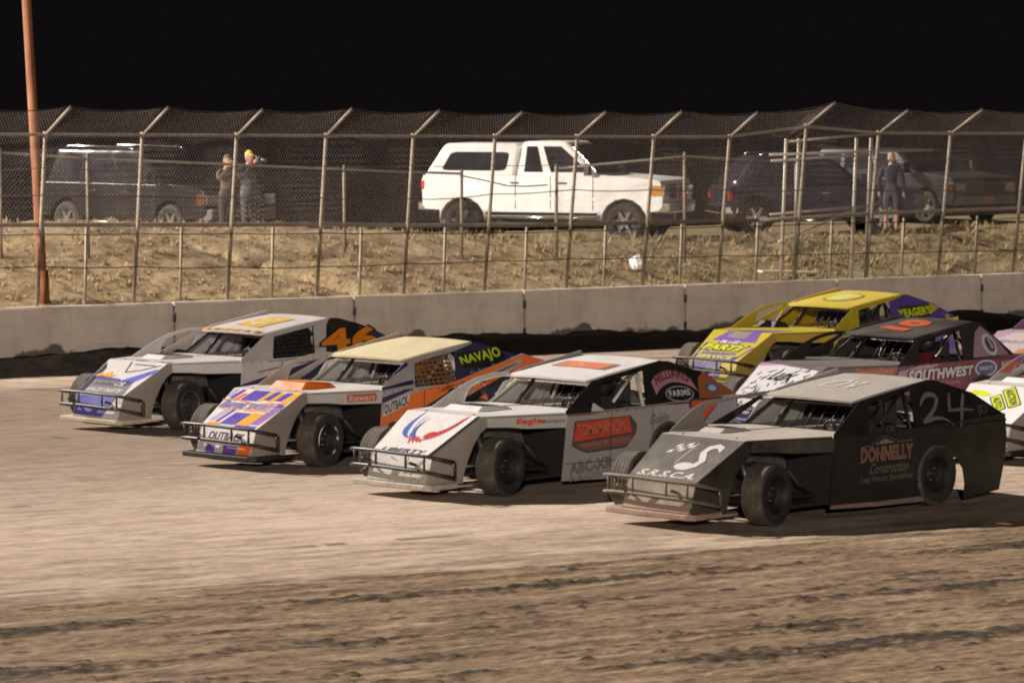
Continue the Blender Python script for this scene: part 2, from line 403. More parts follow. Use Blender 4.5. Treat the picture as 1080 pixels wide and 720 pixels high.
# dry grass and weeds on the bank
def grass():
    r = np.random.RandomState(4); vs = []; fs = []; mi = []
    def tuft(u, v, h, n, spread, m):
        z = float(bank_h(np.array([u]), np.array([v]))[0])
        for k in range(n):
            a = r.rand()*6.28; l = h*(.5+.7*r.rand()); t = spread*r.rand(); bx, by = u+math.cos(a)*t*.4, v+math.sin(a)*t*.4
            tx, ty = bx+math.cos(a)*t*1.2, by+math.sin(a)*t*1.2; wd = .006+.010*r.rand(); px, py = -math.sin(a)*wd, math.cos(a)*wd
            o = len(vs); vs.extend([(bx-px, by-py, z-.01), (bx+px, by+py, z-.01), (tx, ty, z+l)]); fs.append((o, o+1, o+2)); mi.append(m if r.rand() < .75 else (m+1) % 3)
    for i in range(4200):
        u = -6+36*r.rand(); v = .5+6.2*r.rand()
        dens = vn(np.array([u*.7]), np.array([v*.9]), 61)[0]
        if r.rand() > .25+.75*dens: continue
        right = u > 12
        tuft(u, v, (.08 if not right else .12)*(.6+r.rand()), 9 if not right else 13, .10 if not right else .18, 0 if (not right or r.rand() < .45) else (1 if r.rand() < .6 else 2))
    me = bpy.data.meshes.new('dry_grass'); me.from_pydata(vs, [], fs)
    for c in ((.38, .285, .155), (.27, .215, .115), (.19, .18, .085)): me.materials.append(plain('grass_blade', c, .9, 0, 3, .3, 0))
    me.polygons.foreach_set('material_index', mi); me.update()
    o = bpy.data.objects.new('dry_grass', me); C.objects.link(o); place_uv(o); tag(o, kind='stuff')
grass()

# ------------------------------------------------------------------ concrete barrier sections
def m_concrete():
    m, nt, b = nodes('concrete')
    tc = N(nt, 'ShaderNodeTexCoord'); v = tc.outputs['Object']
    n1 = noise(nt, v, 1.1, 6, .6); n2 = noise(nt, v, 1, 5, .65, (5, 5, 2.2)); n3 = noise(nt, v, 30, 3)
    c = ramp(nt, mathn(nt, 'MULTIPLY_ADD', n2, .35, mathn(nt, 'MULTIPLY', n1, .65)), [(.36, (.46, .39, .335)), (.52, (.60, .52, .45)), (.68, (.68, .60, .525))])
    sep = N(nt, 'ShaderNodeSeparateXYZ'); nt.links.new(v, sep.inputs[0])
    s = mathn(nt, 'MULTIPLY_ADD', noise(nt, v, 1, 5, .6, (1.3, 1.3, .9)), .95, mathn(nt, 'MULTIPLY', sep.outputs[2], -1.0))
    scuff = ramp(nt, noise(nt, v, 1, 4, .6, (.5, 1, 7)), [(.60, (0, 0, 0)), (.70, (1, 1, 1))])
    c = mix(nt, mathn(nt, 'MULTIPLY', scuff, .38), c, (.16, .135, .115))
    mud = ramp(nt, s, [(.21, (0, 0, 0)), (.27, (1, 1, 1))])
    c = mix(nt, mathn(nt, 'MULTIPLY', mud, .85), c, (.055, .043, .034))
    nt.links.new(c, b.inputs['Base Color']); b.inputs['Roughness'].default_value = .9; bump(nt, b, n3, .25, .01); return m
MCON = m_concrete()
behind = ['left of the leftmost race car', 'behind the nose of the blue-nosed 46 car', 'behind the roof of the 46 car', 'behind the navy tail of the orange-striped car',
          'between the white-roofed silver car and the yellow car', 'behind the nose of the yellow car', 'behind the roof of the yellow car', 'at the far right, past the yellow car']
L_ = 3.5
for k in range(-1, 9):
    u0 = 3.2 + L_*(k-1); vis = 0 <= k <= 6
    fr = Fr((0, 0, 0), (0, 1, 0), (0, 0, 1))
    mb = MB(); prof = [(0, -.12), (.34, -.12), (.34, .10), (.28, .30), (.255, 1.0), (.235, 1.03), (.055, 1.03), (.03, 1.0), (0, .30)]
    fa = Fr((.0125, 0, 0), (0, 1, 0), (0, 0, 1))
    mb.prism(fa, prof, 0, L_-.04, MCON)
    o = mb.build('concrete_barrier'); o.location = uv(u0, 0); o.rotation_euler = (0, 0, WA)
    lab = ['pale concrete barrier section left of the leftmost race car', 'pale concrete barrier section directly behind the hood of the 46 car', 'pale concrete barrier section behind the roof and tail of the 46 car',
           'pale concrete barrier section behind the navy and orange tail of the second car', 'pale concrete barrier section left of the yellow car\'s nose', 'pale concrete barrier section behind the roof of the yellow car', 'pale concrete barrier section right of the yellow car, splashed with mud']
    tag(o, lab[k] if vis else 'pale concrete barrier section continuing the track wall out of the picture', 'barrier', 'concrete barrier sections along the track')
    if vis or k == 7:
        j = MB(); d = M_BLACK()
        for z in (.28, .78):
            j.tube([(.0-.02, -.012, z-.07), (.0-.02, -.012, z+.07)], .03, d, 8)
        j.tube([(-.02, .06, .1), (-.02, .06, .98)], .018, d, 6)
        j.build('joint_pin', o)
# ------------------------------------------------------------------ catch fence on the wall
GALV = plain('galvanised_pipe', (.19, .155, .112), .6, .25, 9, .3)
CABLE = plain('weathered_cable', (.06, .052, .045), .7, .3)
WIRE = plain('fence_wire', (.42, .36, .335), .6, .2, 5, .2, 0)
fence = empty('catch_fence', uv(10, .3, .9), WA, 'tall chain link catch fence with angled top arms behind the concrete wall', 'fence')
FM = Matrix.Translation(Vector(fence.location)) @ Matrix.Rotation(WA, 4, 'Z')
def fchild(mb, name, smooth=True):
    """mesh given in (u, v, z): moved into the fence's own space"""
    mb.v = [(p[0]-10, p[1]-.3, p[2]-.9) for p in mb.v]
    return mb.build(name, fence, smooth)
PU_ = [-2.7, -.93] + [.82, 2.6, 4.38, 6.13, 7.88, 9.56, 11.3, 12.97, 14.67, 16.43, 18.13, 19.88, 21.75, 23.5, 25.2]
BZ = lambda u: float(np.interp(u, [0, 10, 16, 16.4, 18, 22], [3.93, 3.82, 3.77, 3.97, 3.83, 3.79]))
jit = random.Random(3)
tips = []
for u in PU_:
    mb = MB(); bz = BZ(u); lean = .05 + .05*jit.random(); dv = .02*jit.random()
    bend = (u+.02, dv, bz); tip = (u+.10+.05*jit.random(), -.80+.1*jit.random(), bz+.42+.05*jit.random()); tips.append(tip)
    mb.tube([(u-.02, .37, .82), bend], .034, GALV, 8); mb.tube([(u+.02, dv, bz-.02), tip], .028, GALV, 8)
    mb.tube([(u+.02, dv, bz-.05), (u+.02, dv, bz+.04)], .045, GALV, 8)
    fchild(mb, 'post')
for i, u in enumerate(PU_[:-1]):
    um = (u+PU_[i+1])/2 - .02; mb = MB(); z1 = float(np.interp(um, [0, 10, 30], [2.37, 2.17, 2.17]))
    mb.tube([(um, .38, .82), (um+.01, .30, z1)], .026, GALV, 8); fchild(mb, 'short_post')
def rail(pts, r, mat, name):
    mb = MB(); mb.tube(pts, r, mat, 8); fchild(mb, name)
rail([(u, .0, BZ(u)-.01) for u in PU_], .026, GALV, 'rail')
rail([(-3, .24, 2.48), (0, .24, 2.41), (5.46, .24, 2.31), (10.1, .24, 2.20), (15.5, .24, 2.19)], .036, GALV, 'rail')
rail([(15.5, .24, 2.19), (18.2, .24, 2.27), (21.7, .24, 2.31), (26, .24, 2.34)], .034, GALV, 'rail')
def sag(z, v, amp, name, r=.010):
    mb = MB(); pts = []
    for i in range(len(PU_)-1):
        for t in (0, .25, .5, .75):
            u = PU_[i]+(PU_[i+1]-PU_[i])*t; zz = z(u) - amp*4*t*(1-t)*(.6+.8*vn(np.array([i*1.7]), np.array([z(0)*5]), 5)[0])
            pts.append((u, v(zz), zz))
    mb.tube(pts, r, CABLE, 6); fchild(mb, name)
vv = lambda z: .37 - .37*(z-.9)/2.95 - .05
sag(lambda u: float(np.interp(u, [0, 6, 10, 22], [1.72, 1.56, 1.58, 1.48])), vv, .02, 'cable')
sag(lambda u: float(np.interp(u, [0, 10, 22], [2.26, 2.08, 2.12])), vv, .015, 'cable')
sag(lambda u: float(np.interp(u, [0, 8, 11, 22], [2.92, 2.72, 2.84, 2.66])), vv, .03, 'cable')
sag(lambda u: float(np.interp(u, [0, 10, 22], [3.36, 3.30, 3.32])), vv, .03, 'cable', .007)
# top wire, sagging between the arm tips
mb = MB(); pts = []
for i in range(len(tips)-1):
    for t in (0, .25, .5, .75):
        a, b_ = Vector(tips[i]), Vector(tips[i+1]); p = a.lerp(b_, t); p.z -= .06*4*t*(1-t); pts.append(p)
mb.tube(pts, .008, CABLE, 6); fchild(mb, 'cable')
# chain link: every wire is a zigzag, woven from the mid rail up to the bend and on along the arms
def chain_link():
    p = .052; u0, u1 = PU_[0], PU_[-1]; nw = int((u1-u0)/p); vs = []; fs = []
    zlo = 2.2; r = .0027
    tu = [t[0] for t in tips]; tv = [t[1] for t in tips]; tz = [t[2] for t in tips]
    H1 = 32; H2 = 18
    def pt(u, s):
        bz = BZ(u)
        if s <= H1:
            z = zlo + (bz-zlo)*s/H1; return (u, vv(z)-.03+.02*math.sin(u*2+z*3), z)
        t = (s-H1)/H2; ff = abs(((u-.82)/1.76) % 1 - .5)*2; s_ = (1-ff*ff)*.07
        return (u, 0+(np.interp(u, tu, tv))*t, bz + (np.interp(u, tu, tz)-bz)*t - s_*math.sin(t*1.6))
    for i in range(nw):
        ub = u0+i*p; prev = None
        for s in range(H1+H2+1):
            u = ub + (p if s % 2 else 0)*1.02
            q = Vector(pt(u, s)); off = .0025 if s % 2 else -.0025
            o = len(vs); vs += [(q.x-r, q.y+off, q.z), (q.x+r, q.y+off-r, q.z), (q.x+r*.2, q.y+off+r*1.6, q.z)]
            if prev is not None:
                for k in range(3): fs.append((prev+k, prev+(k+1) % 3, o+(k+1) % 3, o+k))
            prev = o
    mb = MB(); mb.v = vs; mb.f = fs; mb.m = [0]*len(fs); mb.mats = [WIRE]; fchild(mb, 'chain_link', False)
chain_link()

# the gate in the fence at the right
gate = empty('fence_gate', uv(17.2, .62, .95), WA, 'galvanised pipe gate frame with doubled posts and diagonal brace, right half of the fence', 'gate')
def gchild(mb, name):
    mb.v = [(p[0]-17.2, p[1]-.62, p[2]-.95) for p in mb.v]; return mb.build(name, gate, True)
PALE = plain('pale_pipe', (.33, .29, .235), .55, .25, 9, .2)
for u in (16.32, 16.62, 17.98, 18.33):
    mb = MB(); mb.tube([(u-.03, .62, .85), (u+.01, .50, 3.72)], .036, PALE, 8); gchild(mb, 'gate_post')
for a, b_ in (((16.3, .50, 3.66), (18.4, .50, 3.80)), ((15.9, .44, 3.42), (19.8, .44, 3.48)), ((16.0, .56, 2.28), (18.3, .56, 2.40)), ((16.2, .57, 1.75), (18.2, .57, 2.40)), ((16.0, .53, 3.30), (18.3, .53, 3.40))):
    mb = MB(); mb.tube([a, b_], .024, PALE, 8); gchild(mb, 'gate_rail')

# the lower spectator fence on the bank
sf = empty('spectator_fence', uv(10, 3.5, 1.3), WA, 'lower chain link fence with a thin top rail halfway up the grassy bank', 'fence')
def schild(mb, name):
    mb.v = [(p[0]-10, p[1]-3.5, p[2]-1.3) for p in mb.v]; return mb.build(name, sf, True)
tops = [(-1.5, 3.62), (1.49, 3.55), (3.17, 3.43), (8.38, 3.17), (10.91, 3.06)]
tops2 = [(13.03, 3.13), (16.01, 3.34), (18.71, 3.2)]
for u, z in tops + tops2:
    g = float(bank_h(np.array([u]), np.array([3.5]))[0])
    mb = MB(); mb.tube([(u, 3.5, g-.2), (u, 3.5, z+.05)], .034, GALV, 8); mb.tube([(u, 3.5, z+.05), (u, 3.5, z+.09)], [.04, .012], GALV, 8); schild(mb, 'post')
for tt in (tops, tops2):
    mb = MB(); mb.tube([(u, 3.5, z) for u, z in tt], .022, PALE, 8); schild(mb, 'rail')
mb = MB(); mb.tube([(10.91, 3.5, 3.02), (11.4, 3.5, 2.93), (11.9, 3.48, 2.82), (12.3, 3.47, 2.80), (12.8, 3.46, 2.82)], .014, CABLE, 6); schild(mb, 'cable')
def chain2():
    p = .085; vs = []; fs = []; r = .0032
    for u0, u1, tt in ((-1.5, 10.9, tops), (13.03, 18.7, tops2)):
        vs = []; fs = []
        xs = [t[0] for t in tt]; zs = [t[1] for t in tt]
        nw = int((u1-u0)/p); S = 40
        for i in range(nw):
            ub = u0+i*p; prev = None; g = float(bank_h(np.array([ub]), np.array([3.5]))[0]); zt = float(np.interp(ub, xs, zs))
            for s in range(S+1):
                u = ub+(p if s % 2 else 0); z = g+.02+(zt-g-.02)*s/S; off = .002 if s % 2 else -.002
                o = len(vs); vs += [(u-r, 3.5+off, z), (u+r, 3.5+off-r, z), (u, 3.5+off+r*1.6, z)]
                if prev is not None:
                    for k in range(3): fs.append((prev+k, prev+(k+1) % 3, o+(k+1) % 3, o+k))
                prev = o
        mb = MB(); mb.v = vs; mb.f = fs; mb.m = [0]*len(fs); mb.mats = [WIRE]; schild(mb, 'chain_link')
chain2()

# rusty light pole
mp, nt, b = nodes('rusty_steel'); tc = N(nt, 'ShaderNodeTexCoord')
n1 = noise(nt, tc.outputs['Object'], 1, 5, .6, (6, 6, 1.2))
nt.links.new(ramp(nt, n1, [(.3, (.10, .032, .012)), (.55, (.20, .070, .024)), (.75, (.28, .12, .05))]), b.inputs['Base Color']); b.inputs['Roughness'].default_value = .75
bump(nt, b, n1, .2, .01)
pz = float(bank_h(np.array([1.43]), np.array([1.5]))[0])
pole = empty('light_pole', uv(1.43, 1.5, pz), WA, 'tall rust-orange steel light pole leaning slightly at the left end of the fence', 'light pole')
mb = MB(); mb.tube([(0, 0, -.4), (-.10, 0, 2.0), (-.26, 0, 5.0), (-.62, 0, 12.0)], [.088, .084, .078, .06], mp, 16); mb.build('shaft', pole, True)
mb = MB(); mb.tube([(.005, 0, -.05), (-.02, 0, .55)], [.105, .10], mp, 16); mb.build('base_sleeve', pole, True)
mb = MB(); mb.box((-1.4, -.05, 11.6), (.2, .05, 11.7), M_STEEL()); mb.build('cross_arm', pole)
for x in (-1.2, -.6, 0):
    mb = MB(); mb.lathe([(-.10, .001), (-.10, .10), (.02, .16), (.16, .24), (.17, .23), (.05, .14), (.05, .001)], M_STEEL(), 16, 'y', (x, -.05, 11.5)); mb.build('lamp_head', pole)

# bits of litter on the bank
def litter(u, v, s, label, name, cat, seed, flat=1.0, lift=0.0):
    r = np.random.RandomState(seed); bm = bmesh.new(); bmesh.ops.create_icosphere(bm, subdivisions=3, radius=1)
    for vtx in bm.verts:
        d = vtx.co.normalized(); k = 1+1.3*(fbm(np.array([d.x*2+d.z*1.3+seed]), np.array([d.y*2-d.z+seed]), seed, 4)[0]-.45)
        vtx.co = Vector((d.x*s[0]*k, d.y*s[1]*k, max(d.z, -.55)*s[2]*k))
    me = bpy.data.meshes.new(name); bm.to_mesh(me); bm.free(); me.materials.append(plain('white_plastic', (.78, .77, .75), .5, 0, 6, .1, .3))
    o = bpy.data.objects.new(name, me); C.objects.link(o); z = float(bank_h(np.array([u]), np.array([v]))[0])
    o.location = uv(u, v, z+s[2]*.5); tag(o, label, cat); return o
litter(14.2, 2.5, (.12, .11, .17), 'crumpled white plastic bag caught in the grass below the white pickup', 'plastic_bag', 'litter', 5)
litter(17.1, .95, (.30, .12, .07), 'flat white scrap lying just above the wall near the yellow car', 'plastic_scrap', 'litter', 9)
mb = MB(); mb.box((-.8, -.09, -.02), (.8, .09, .02), plain('pale_timber', (.55, .46, .31), .8, 0, 8, .2))
pk = mb.build('timber_plank'); u_, v_ = 17.5, 2.0; pk.location = uv(u_, v_, float(bank_h(np.array([u_]), np.array([v_]))[0])+.08); pk.rotation_euler = (.08, .05, WA+.12)
tag(pk, 'pale broken timber plank lying on the bank below the gate', 'plank')
# ------------------------------------------------------------------ dirt modified race cars (x forward, y to the driver's left, z up, origin under the front axle)
SIDE = Fr((0, .95, 0), (-1, 0, 0), (0, 0, 1)); SIDER = Fr((0, -.95, 0), (1, 0, 0), (0, 0, 1))
SAIL = Fr((0, .95, .9), (-1, 0, 0), (0, -.27, .48)); SAILR = Fr((0, -.95, .9), (1, 0, 0), (0, .27, .48))
NOSE = Fr((.87, 0, .5), (0, 1, 0), (-.79, 0, .40)); FRONT = Fr((.955, 0, .18), (0, 1, 0), (-.085, 0, .32))
NSIDE = Fr((0, .63, 0), (-1, 0, 0), (0, 0, 1)); NSIDER = Fr((0, -.63, 0), (1, 0, 0), (0, 0, 1))
STRIP = Fr((0, .635, 0), (-1.02, .31, 0), (0, 0, 1)); STRIPR = Fr((-1.02, -.945, 0), (1.02, .31, 0), (0, 0, 1))
HOOD = Fr((.08, 0, .9), (0, 1, 0), (-1, 0, .0))
ROOF = Fr((-1.62, 0, 1.225), (0, 1, 0), (-1.31, 0, .17))
ROOFS = Fr((-2.275, 0, 1.31), (-1.31, 0, .17), (0, -1, 0))
DEFL = Fr((0, -.66, 0), (-1, 0, 0), (0, 0, 1))
FRAMES = dict(side=SIDE, sail=SAIL, nose=NOSE, front=FRONT, nside=NSIDE, strip=STRIP, hood=HOOD, roof=ROOF, roofs=ROOFS, defl=DEFL)
ARCH = [(3.25, .03), (3.28, .2), (3.24, .38), (3.12, .51), (2.92, .58), (2.74, .55), (2.62, .44), (2.56, .26), (2.54, .06)]

def resample(pl, n):
    pl = [Vector((*p, 0)) for p in pl]; L = [0]
    for i in range(1, len(pl)): L.append(L[-1] + (pl[i]-pl[i-1]).length)
    out = []
    for k in range(n):
        t = L[-1]*k/(n-1); i = max(j for j in range(len(L)) if L[j] <= t + 1e-9); i = min(i, len(pl)-2)
        p = pl[i].lerp(pl[i+1], (t-L[i])/max(L[i+1]-L[i], 1e-9)); out.append((p.x, p.y))
    return out

def wheel(parent, loc, r, wd, mirror, rimmat, ringmat, steer=0.0):
    """tyre and rim about the local y axis, outer face towards +y"""
    root = None
    h = wd/2
    mb = MB(); g = .003
    prof = [(h-.03, .205), (h-.006, .225), (h, r*.80), (h-.006, r*.90), (h-.022, r*.965), (h-.045, r*.99)]
    n = 4
    tread = []
    for i in range(n+1):
        y = (h-.05) - (2*h-.10)*i/n
        tread += [(y+.012, r), (y+.004, r-g), (y-.004, r-g), (y-.012, r)]
    prof = prof + tread + [(-a, b) for a, b in prof[::-1]]
    mb.lathe(prof, rubber(), 48); 
    ty = mb.build('wheel', parent, False, auto=40)
    ty.location = loc; ty.rotation_euler = (0, 0, steer + (math.pi if mirror else 0))
    rb = MB()
    rb.lathe([(h-.03, .207), (h-.012, .207), (h-.010, .198), (h-.03, .190)], ringmat, 40)
    rb.lathe([(h-.028, .191), (h-.06, .176), (h-.10, .172), (h-.125, .160), (h-.118, .10), (h-.100, .085), (h-.085, .06), (h-.04, .052), (h-.038, .0005)], rimmat, 40)
    rb.lathe([(-h+.03, .206), (-h+.012, .20), (-h+.05, .17), (h-.13, .165)], rimmat, 32)
    for k in range(8):
        t = 2*math.pi*k/8; rb.lathe([(h-.1215, .0005), (h-.1195, .017)], M_BLACK(), 10, 'y', (.132*math.cos(t), 0, .132*math.sin(t)))
    for k in range(5):
        t = 2*math.pi*k/5+.3; p = (.072*math.cos(t), 0, .072*math.sin(t)); rb.lathe([(h-.095, .011), (h-.062, .011), (h-.060, .0005)], M_STEEL(), 6, 'y', p)
    rb.build('rim', ty, False, auto=35)
    return ty

def race_car(x, y, th, label, cfg, deco, group='race cars in the pack', far=False):
    root = empty('race_car', (x, y, -.012), R(180+th), label, 'race car', group)
    g = lambda k, d=None: cfg.get(k, d)
    blk = M_BLACK()
    body = g('body'); M = dict(nose=g('nose', body), hood=g('hood', body), door=g('door', body), sail=g('sail', body), roof=g('roof', body), defl=g('defl', body), strip=g('strip', g('nose', body)), deck=g('deck', body), front=g('front', g('nose', body)), nside=g('nside', g('nose', body)))
    mbs = {k: MB() for k in ('nose', 'hood', 'door', 'sail', 'roof', 'defl', 'apanel')}
    tail = g('tail', .95)
    # nose: sloping plate, lower front, side plates
    m = mbs['nose']
    m.prism(NOSE, [(-.38, 0), (.62, 0), (.62, .885), (-.62, .885)], -.012, 0, M['nose'])
    m.prism(FRONT, [(-.38, 0), (.60, 0), (.62, .326), (-.38, .326)], -.012, -.001, M['front'])
    ns = [(-.955, .17), (-.872, .497), (-.085, .897), (.0, .90), (.0, .770), (-.10, .71), (-.21, .58), (-.30, .42), (-.37, .25), (-.38, .15)]
    m.prism(NSIDE, ns, -.012, 0, M['nside'])
    fs_ = [(.955, -.385, .17), (.872, -.385, .497), (.085, -.622, .897), (.0, -.63, .90), (.0, -.63, .77), (.15, -.60, .60), (.34, -.545, .30), (.38, -.53, .15)]
    m.add(fs_ + [(p[0], p[1]+.012, p[2]) for p in fs_], [tuple(range(8)), tuple(range(15, 7, -1)), *[(8+i, 8+(i+1) % 8, (i+1) % 8, i) for i in range(8)]], g('nside_r', M['nside']))
    st = [(.002, .90), (1.066, .895), (1.066, .725), (.52, .735), (.26, .762), (.002, .77)]
    m.prism(STRIP, st, -.012, 0, M['strip']); m.prism(STRIPR, [(1.066-a, b) for a, b in st], -.012, 0, M['strip'])
    # hood to the foot of the windscreen
    m = mbs['hood']
    m.prism(HOOD, [(-.615, -.004), (.615, -.004), (.628, .08), (.935, 1.10), (.93, 1.26), (.60, 1.48), (-.60, 1.48), (-.93, 1.26), (-.935, 1.10), (-.628, .08)], -.012, .003, M['hood'])
    for a in (-.40, .40):
        m.lathe([(.004, .0005), (.010, .016), (.002, .02)], blk, 10, 'z', HOOD.P(a, .10))
    sc_ = g('scoop', None)
    if sc_:
        smat, x0, x1, yc, hw, hh = sc_
        sb = MB()
        z0 = .905
        sb.hull([(x0+.10, yc-hw, z0), (x1, yc-hw-.03, z0), (x1, yc+hw+.03, z0), (x0+.10, yc+hw, z0), (x0, yc-hw*.9, z0+hh), (x1+.06, yc-hw*.9, z0+hh*.75), (x1+.06, yc+hw*.9, z0+hh*.75), (x0, yc+hw*.9, z0+hh)], smat)
        sb.add([(x0-.03, yc-hw*.8, z0+hh+.003), (x0-.03, yc+hw*.8, z0+hh+.003), (x1+.12, yc+hw*.8, z0+hh*.80+.004), (x1+.12, yc-hw*.8, z0+hh*.80+.004)], [(0, 1, 2, 3)], g('scooptop', blk))
        sb.build('hood_scoop', root, bevel=.008)
    # driver's side: door and quarter in one sheet, cut out round the rear wheel
    m = mbs['door']
    belt = g('belt', [(1.02, .885), (2.45, .90), (4.0, tail)])
    poly = [(.925, .10), (.98, .5)] + belt + [(4.035, .68), (3.98, .36), (3.90, .09)] + ARCH + [(1.7, .07)]
    m.prism(SIDE, poly, -.012, 0, M['door'])
    # the other side
    rb = MB(); rb.prism(SIDER, [(-a, b) for a, b in poly], -.012, 0, M['door']); rb.build('right_side_panel', root)
    # sail panels
    m = mbs['sail']
    sl = g('sailpoly', [(2.38, .0), (2.56, .46), (2.93, .565), (3.06, .555), (3.62, .36), (4.02, max(.03, tail-.9)), (4.02, -.02), (2.9, -.02)])
    m.prism(SAIL, sl, -.012, -.002, M['sail'])
    rb = MB(); rb.prism(SAILR, [(-a, b) for a, b in sl], -.012, -.002, g('sail_r', M['sail'])); rb.build('right_sail_panel', root)
    # window surround
    m = mbs['apanel']; ap = g('apanel', M['sail'])
    m.prism(SAIL, [(1.62, .37), (2.93, .575), (2.93, .54), (2.56, .455), (1.74, .335)], -.012, -.001, g('rail', ap))
    if g('asolid', False): m.prism(SAIL, [(.97, -.02), (1.0, .02), (1.62, .372), (1.76, .338), (1.60, .02), (1.6, -.02)], -.014, -.003, ap)
    else: m.prism(SAIL, [(1.0, -.02), (1.62, .372), (1.74, .336), (1.60, .27), (1.40, -.02)], -.014, -.003, ap)
    m.prism(SAILR, [(-1.0, -.02), (-1.08, .03), (-1.70, .36), (-1.76, .33), (-1.3, -.02)], -.014, -.003, ap)
    m.prism(SAILR, [(-1.62, .37), (-2.93, .575), (-2.93, .54), (-2.56, .455), (-1.74, .335)], -.012, -.001, ap)
    # roof: slightly crowned sheet with a rolled edge on the right
    m = mbs['roof']; n = 6; vs = []
    L_ = 1.321; hw = .665
    for k in (0, 1):
        for i in range(n+1):
            for j in range(n+1):
                a = -hw + 2*hw*j/n; b_ = L_*i/n; cr = .020*(1-(a/hw)**2) + .012*math.sin(math.pi*i/n) - (.024 if k else 0)
                if i == 0: b_ -= .05*(1-(a/hw)**2)
                vs.append(ROOF.P(a, b_, cr))
    q = (n+1)**2; I = lambda k, i, j: k*q + i*(n+1)+j
    fs = [(I(0, i, j), I(0, i, j+1), I(0, i+1, j+1), I(0, i+1, j)) for i in range(n) for j in range(n)]
    fs += [(I(1, i, j), I(1, i+1, j), I(1, i+1, j+1), I(1, i, j+1)) for i in range(n) for j in range(n)]
    for i in range(n):
        fs += [(I(0, 0, i), I(1, 0, i), I(1, 0, i+1), I(0, 0, i+1)), (I(0, n, i+1), I(1, n, i+1), I(1, n, i), I(0, n, i)), (I(0, i+1, 0), I(1, i+1, 0), I(1, i, 0), I(0, i, 0)), (I(0, i, n), I(1, i, n), I(1, i+1, n), I(0, i+1, n))]
    m.add(vs, fs, M['roof'])
    lip = g('lip', M['roof'])
    m.add([ROOF.P(-.672, .05, -.01), ROOF.P(-.655, .05, -.01), ROOF.P(-.655, L_, -.01), ROOF.P(-.672, L_, -.01), ROOF.P(-.672, .25, .028), ROOF.P(-.655, .25, .028), ROOF.P(-.655, L_, .058), ROOF.P(-.672, L_, .058)], [(0,3,2,1),(4,5,6,7),(0,1,5,4),(1,2,6,5),(2,3,7,6),(3,0,4,7)], lip)
    # right-hand wind deflector with its big cut-out
    m = mbs['defl']
    out = g('defl_out', [(.34, .905), (.53, 1.0), (.70, 1.08), (.88, 1.15), (1.08, 1.215), (1.38, 1.262), (1.66, 1.262)])
    inn = g('defl_in', [(.86, .905), (.89, .97), (.93, 1.06), (1.0, 1.13), (1.2, 1.185), (1.42, 1.215), (1.64, 1.215)])
    A = resample(out, 18); B = resample(inn, 18)
    for c0, flip in ((.004, False), (-.004, True)):
        vs = [DEFL.P(a, b_, c0) for a, b_ in A] + [DEFL.P(a, b_, c0) for a, b_ in B]
        fs = [(i, i+1, 19+i, 18+i) for i in range(17)]
        m.add(vs, [f[::-1] for f in fs] if flip else fs, M['defl'])
    vs = [DEFL.P(a, b_, .004) for a, b_ in A] + [DEFL.P(a, b_, -.004) for a, b_ in A]
    m.add(vs, [(i, i+1, 19+i, 18+i) for i in range(17)], M['defl'])
    if g('defl_edge'):
        m.tube([DEFL.P(a, b_, .006) for a, b_ in (A if g('defl_edge') == 'out' else B)], .012, plain('white_edge', (.75, .74, .72), .4), 6)
    deco(FRAMES, mbs, cfg)
    seam = plain('panel_seam', (.02, .018, .017), .7)
    for aa, b0, b1 in ((1.74, .09, .87), (2.47, .10, .88)): mbs['door'].ribbon(SIDE, [(aa, b0), (aa+.02, b1)], .009, .0125, seam)
    mbs['door'].ribbon(SIDE, [(.96, .30), (1.7, .285), (2.5, .30)], .007, .0125, seam)
    mbs['nose'].ribbon(STRIP, [(.01, .885), (1.06, .88)], .008, .004, seam); mbs['hood'].ribbon(HOOD, [(-.60, .16), (.60, .16)], .008, .009, seam)
    for kk in range(9): mbs['door'].decal(SIDE, [(1.03+.165*kk+.011*math.cos(t), .862+.011*math.sin(t)) for t in (0, 1.05, 2.1, 3.14, 4.2, 5.24)], .013, seam)
    names = dict(nose='nose_panel', hood='hood', door='door_panel', sail='sail_panel', roof='roof', defl='wind_deflector', apanel='window_surround')
    for k, mb in mbs.items(): 
        if mb.v: mb.build(names[k], root)
    # deck, dash, bulkheads, floor
    d = MB(); dk = M['deck']
    d.box((-2.62, -.925, .855), (-1.50, .02, .868), dk); d.box((-4.0, -.925, .872), (-2.62, .925, .885), dk)
    d.prism(SAILR, [(-1.62, -.03), (-2.60, -.03), (-2.60, .40), (-1.76, .29), (-1.70, .27)], -.030, -.020, g('inner', dk))
    d.build('interior_deck', root)
    d = MB(); dark = plain('sooty_sheet', (.02, .018, .017), .7)
    d.box((-1.10, -.90, .13), (-1.06, .90, .84), dark); d.box((-3.3, -.72, .12), (-.30, .72, .16), dark); d.box((-2.66, .04, .16), (-1.1, .08, .855), dark)
    d.box((-1.52, -.9, .70), (-1.47, .9, .90), dark); d.box((-2.66, -.9, .16), (-2.62, .9, .86), dark)
    d.build('floor_pan', root)
    e = MB()
    e.box((-.98, -.22, .28), (-.22, .22, .62), plain('engine_iron', (.05, .045, .04), .55, .5))
    for s in (-1, 1):
        e.hull([(-.95, s*.10, .56), (-.27, s*.10, .56), (-.27, s*.30, .50), (-.95, s*.30, .50), (-.93, s*.12, .72), (-.29, s*.12, .72), (-.29, s*.27, .68), (-.93, s*.27, .68)], plain('valve_cover', (.35, .34, .33), .35, .8))
        for k in range(4):
            xx = -.34-k*.17
            e.tube([(xx, s*.26, .52), (xx-.02, s*.40, .48), (xx-.10, s*.46, .36), (-1.0, s*.48, .24)], .022, plain('header_pipe', (.12, .09, .07), .5, .8), 7)
    e.tube([(.0, -.28, .36), (.0, -.28, .80)], .02, M_STEEL(), 6)
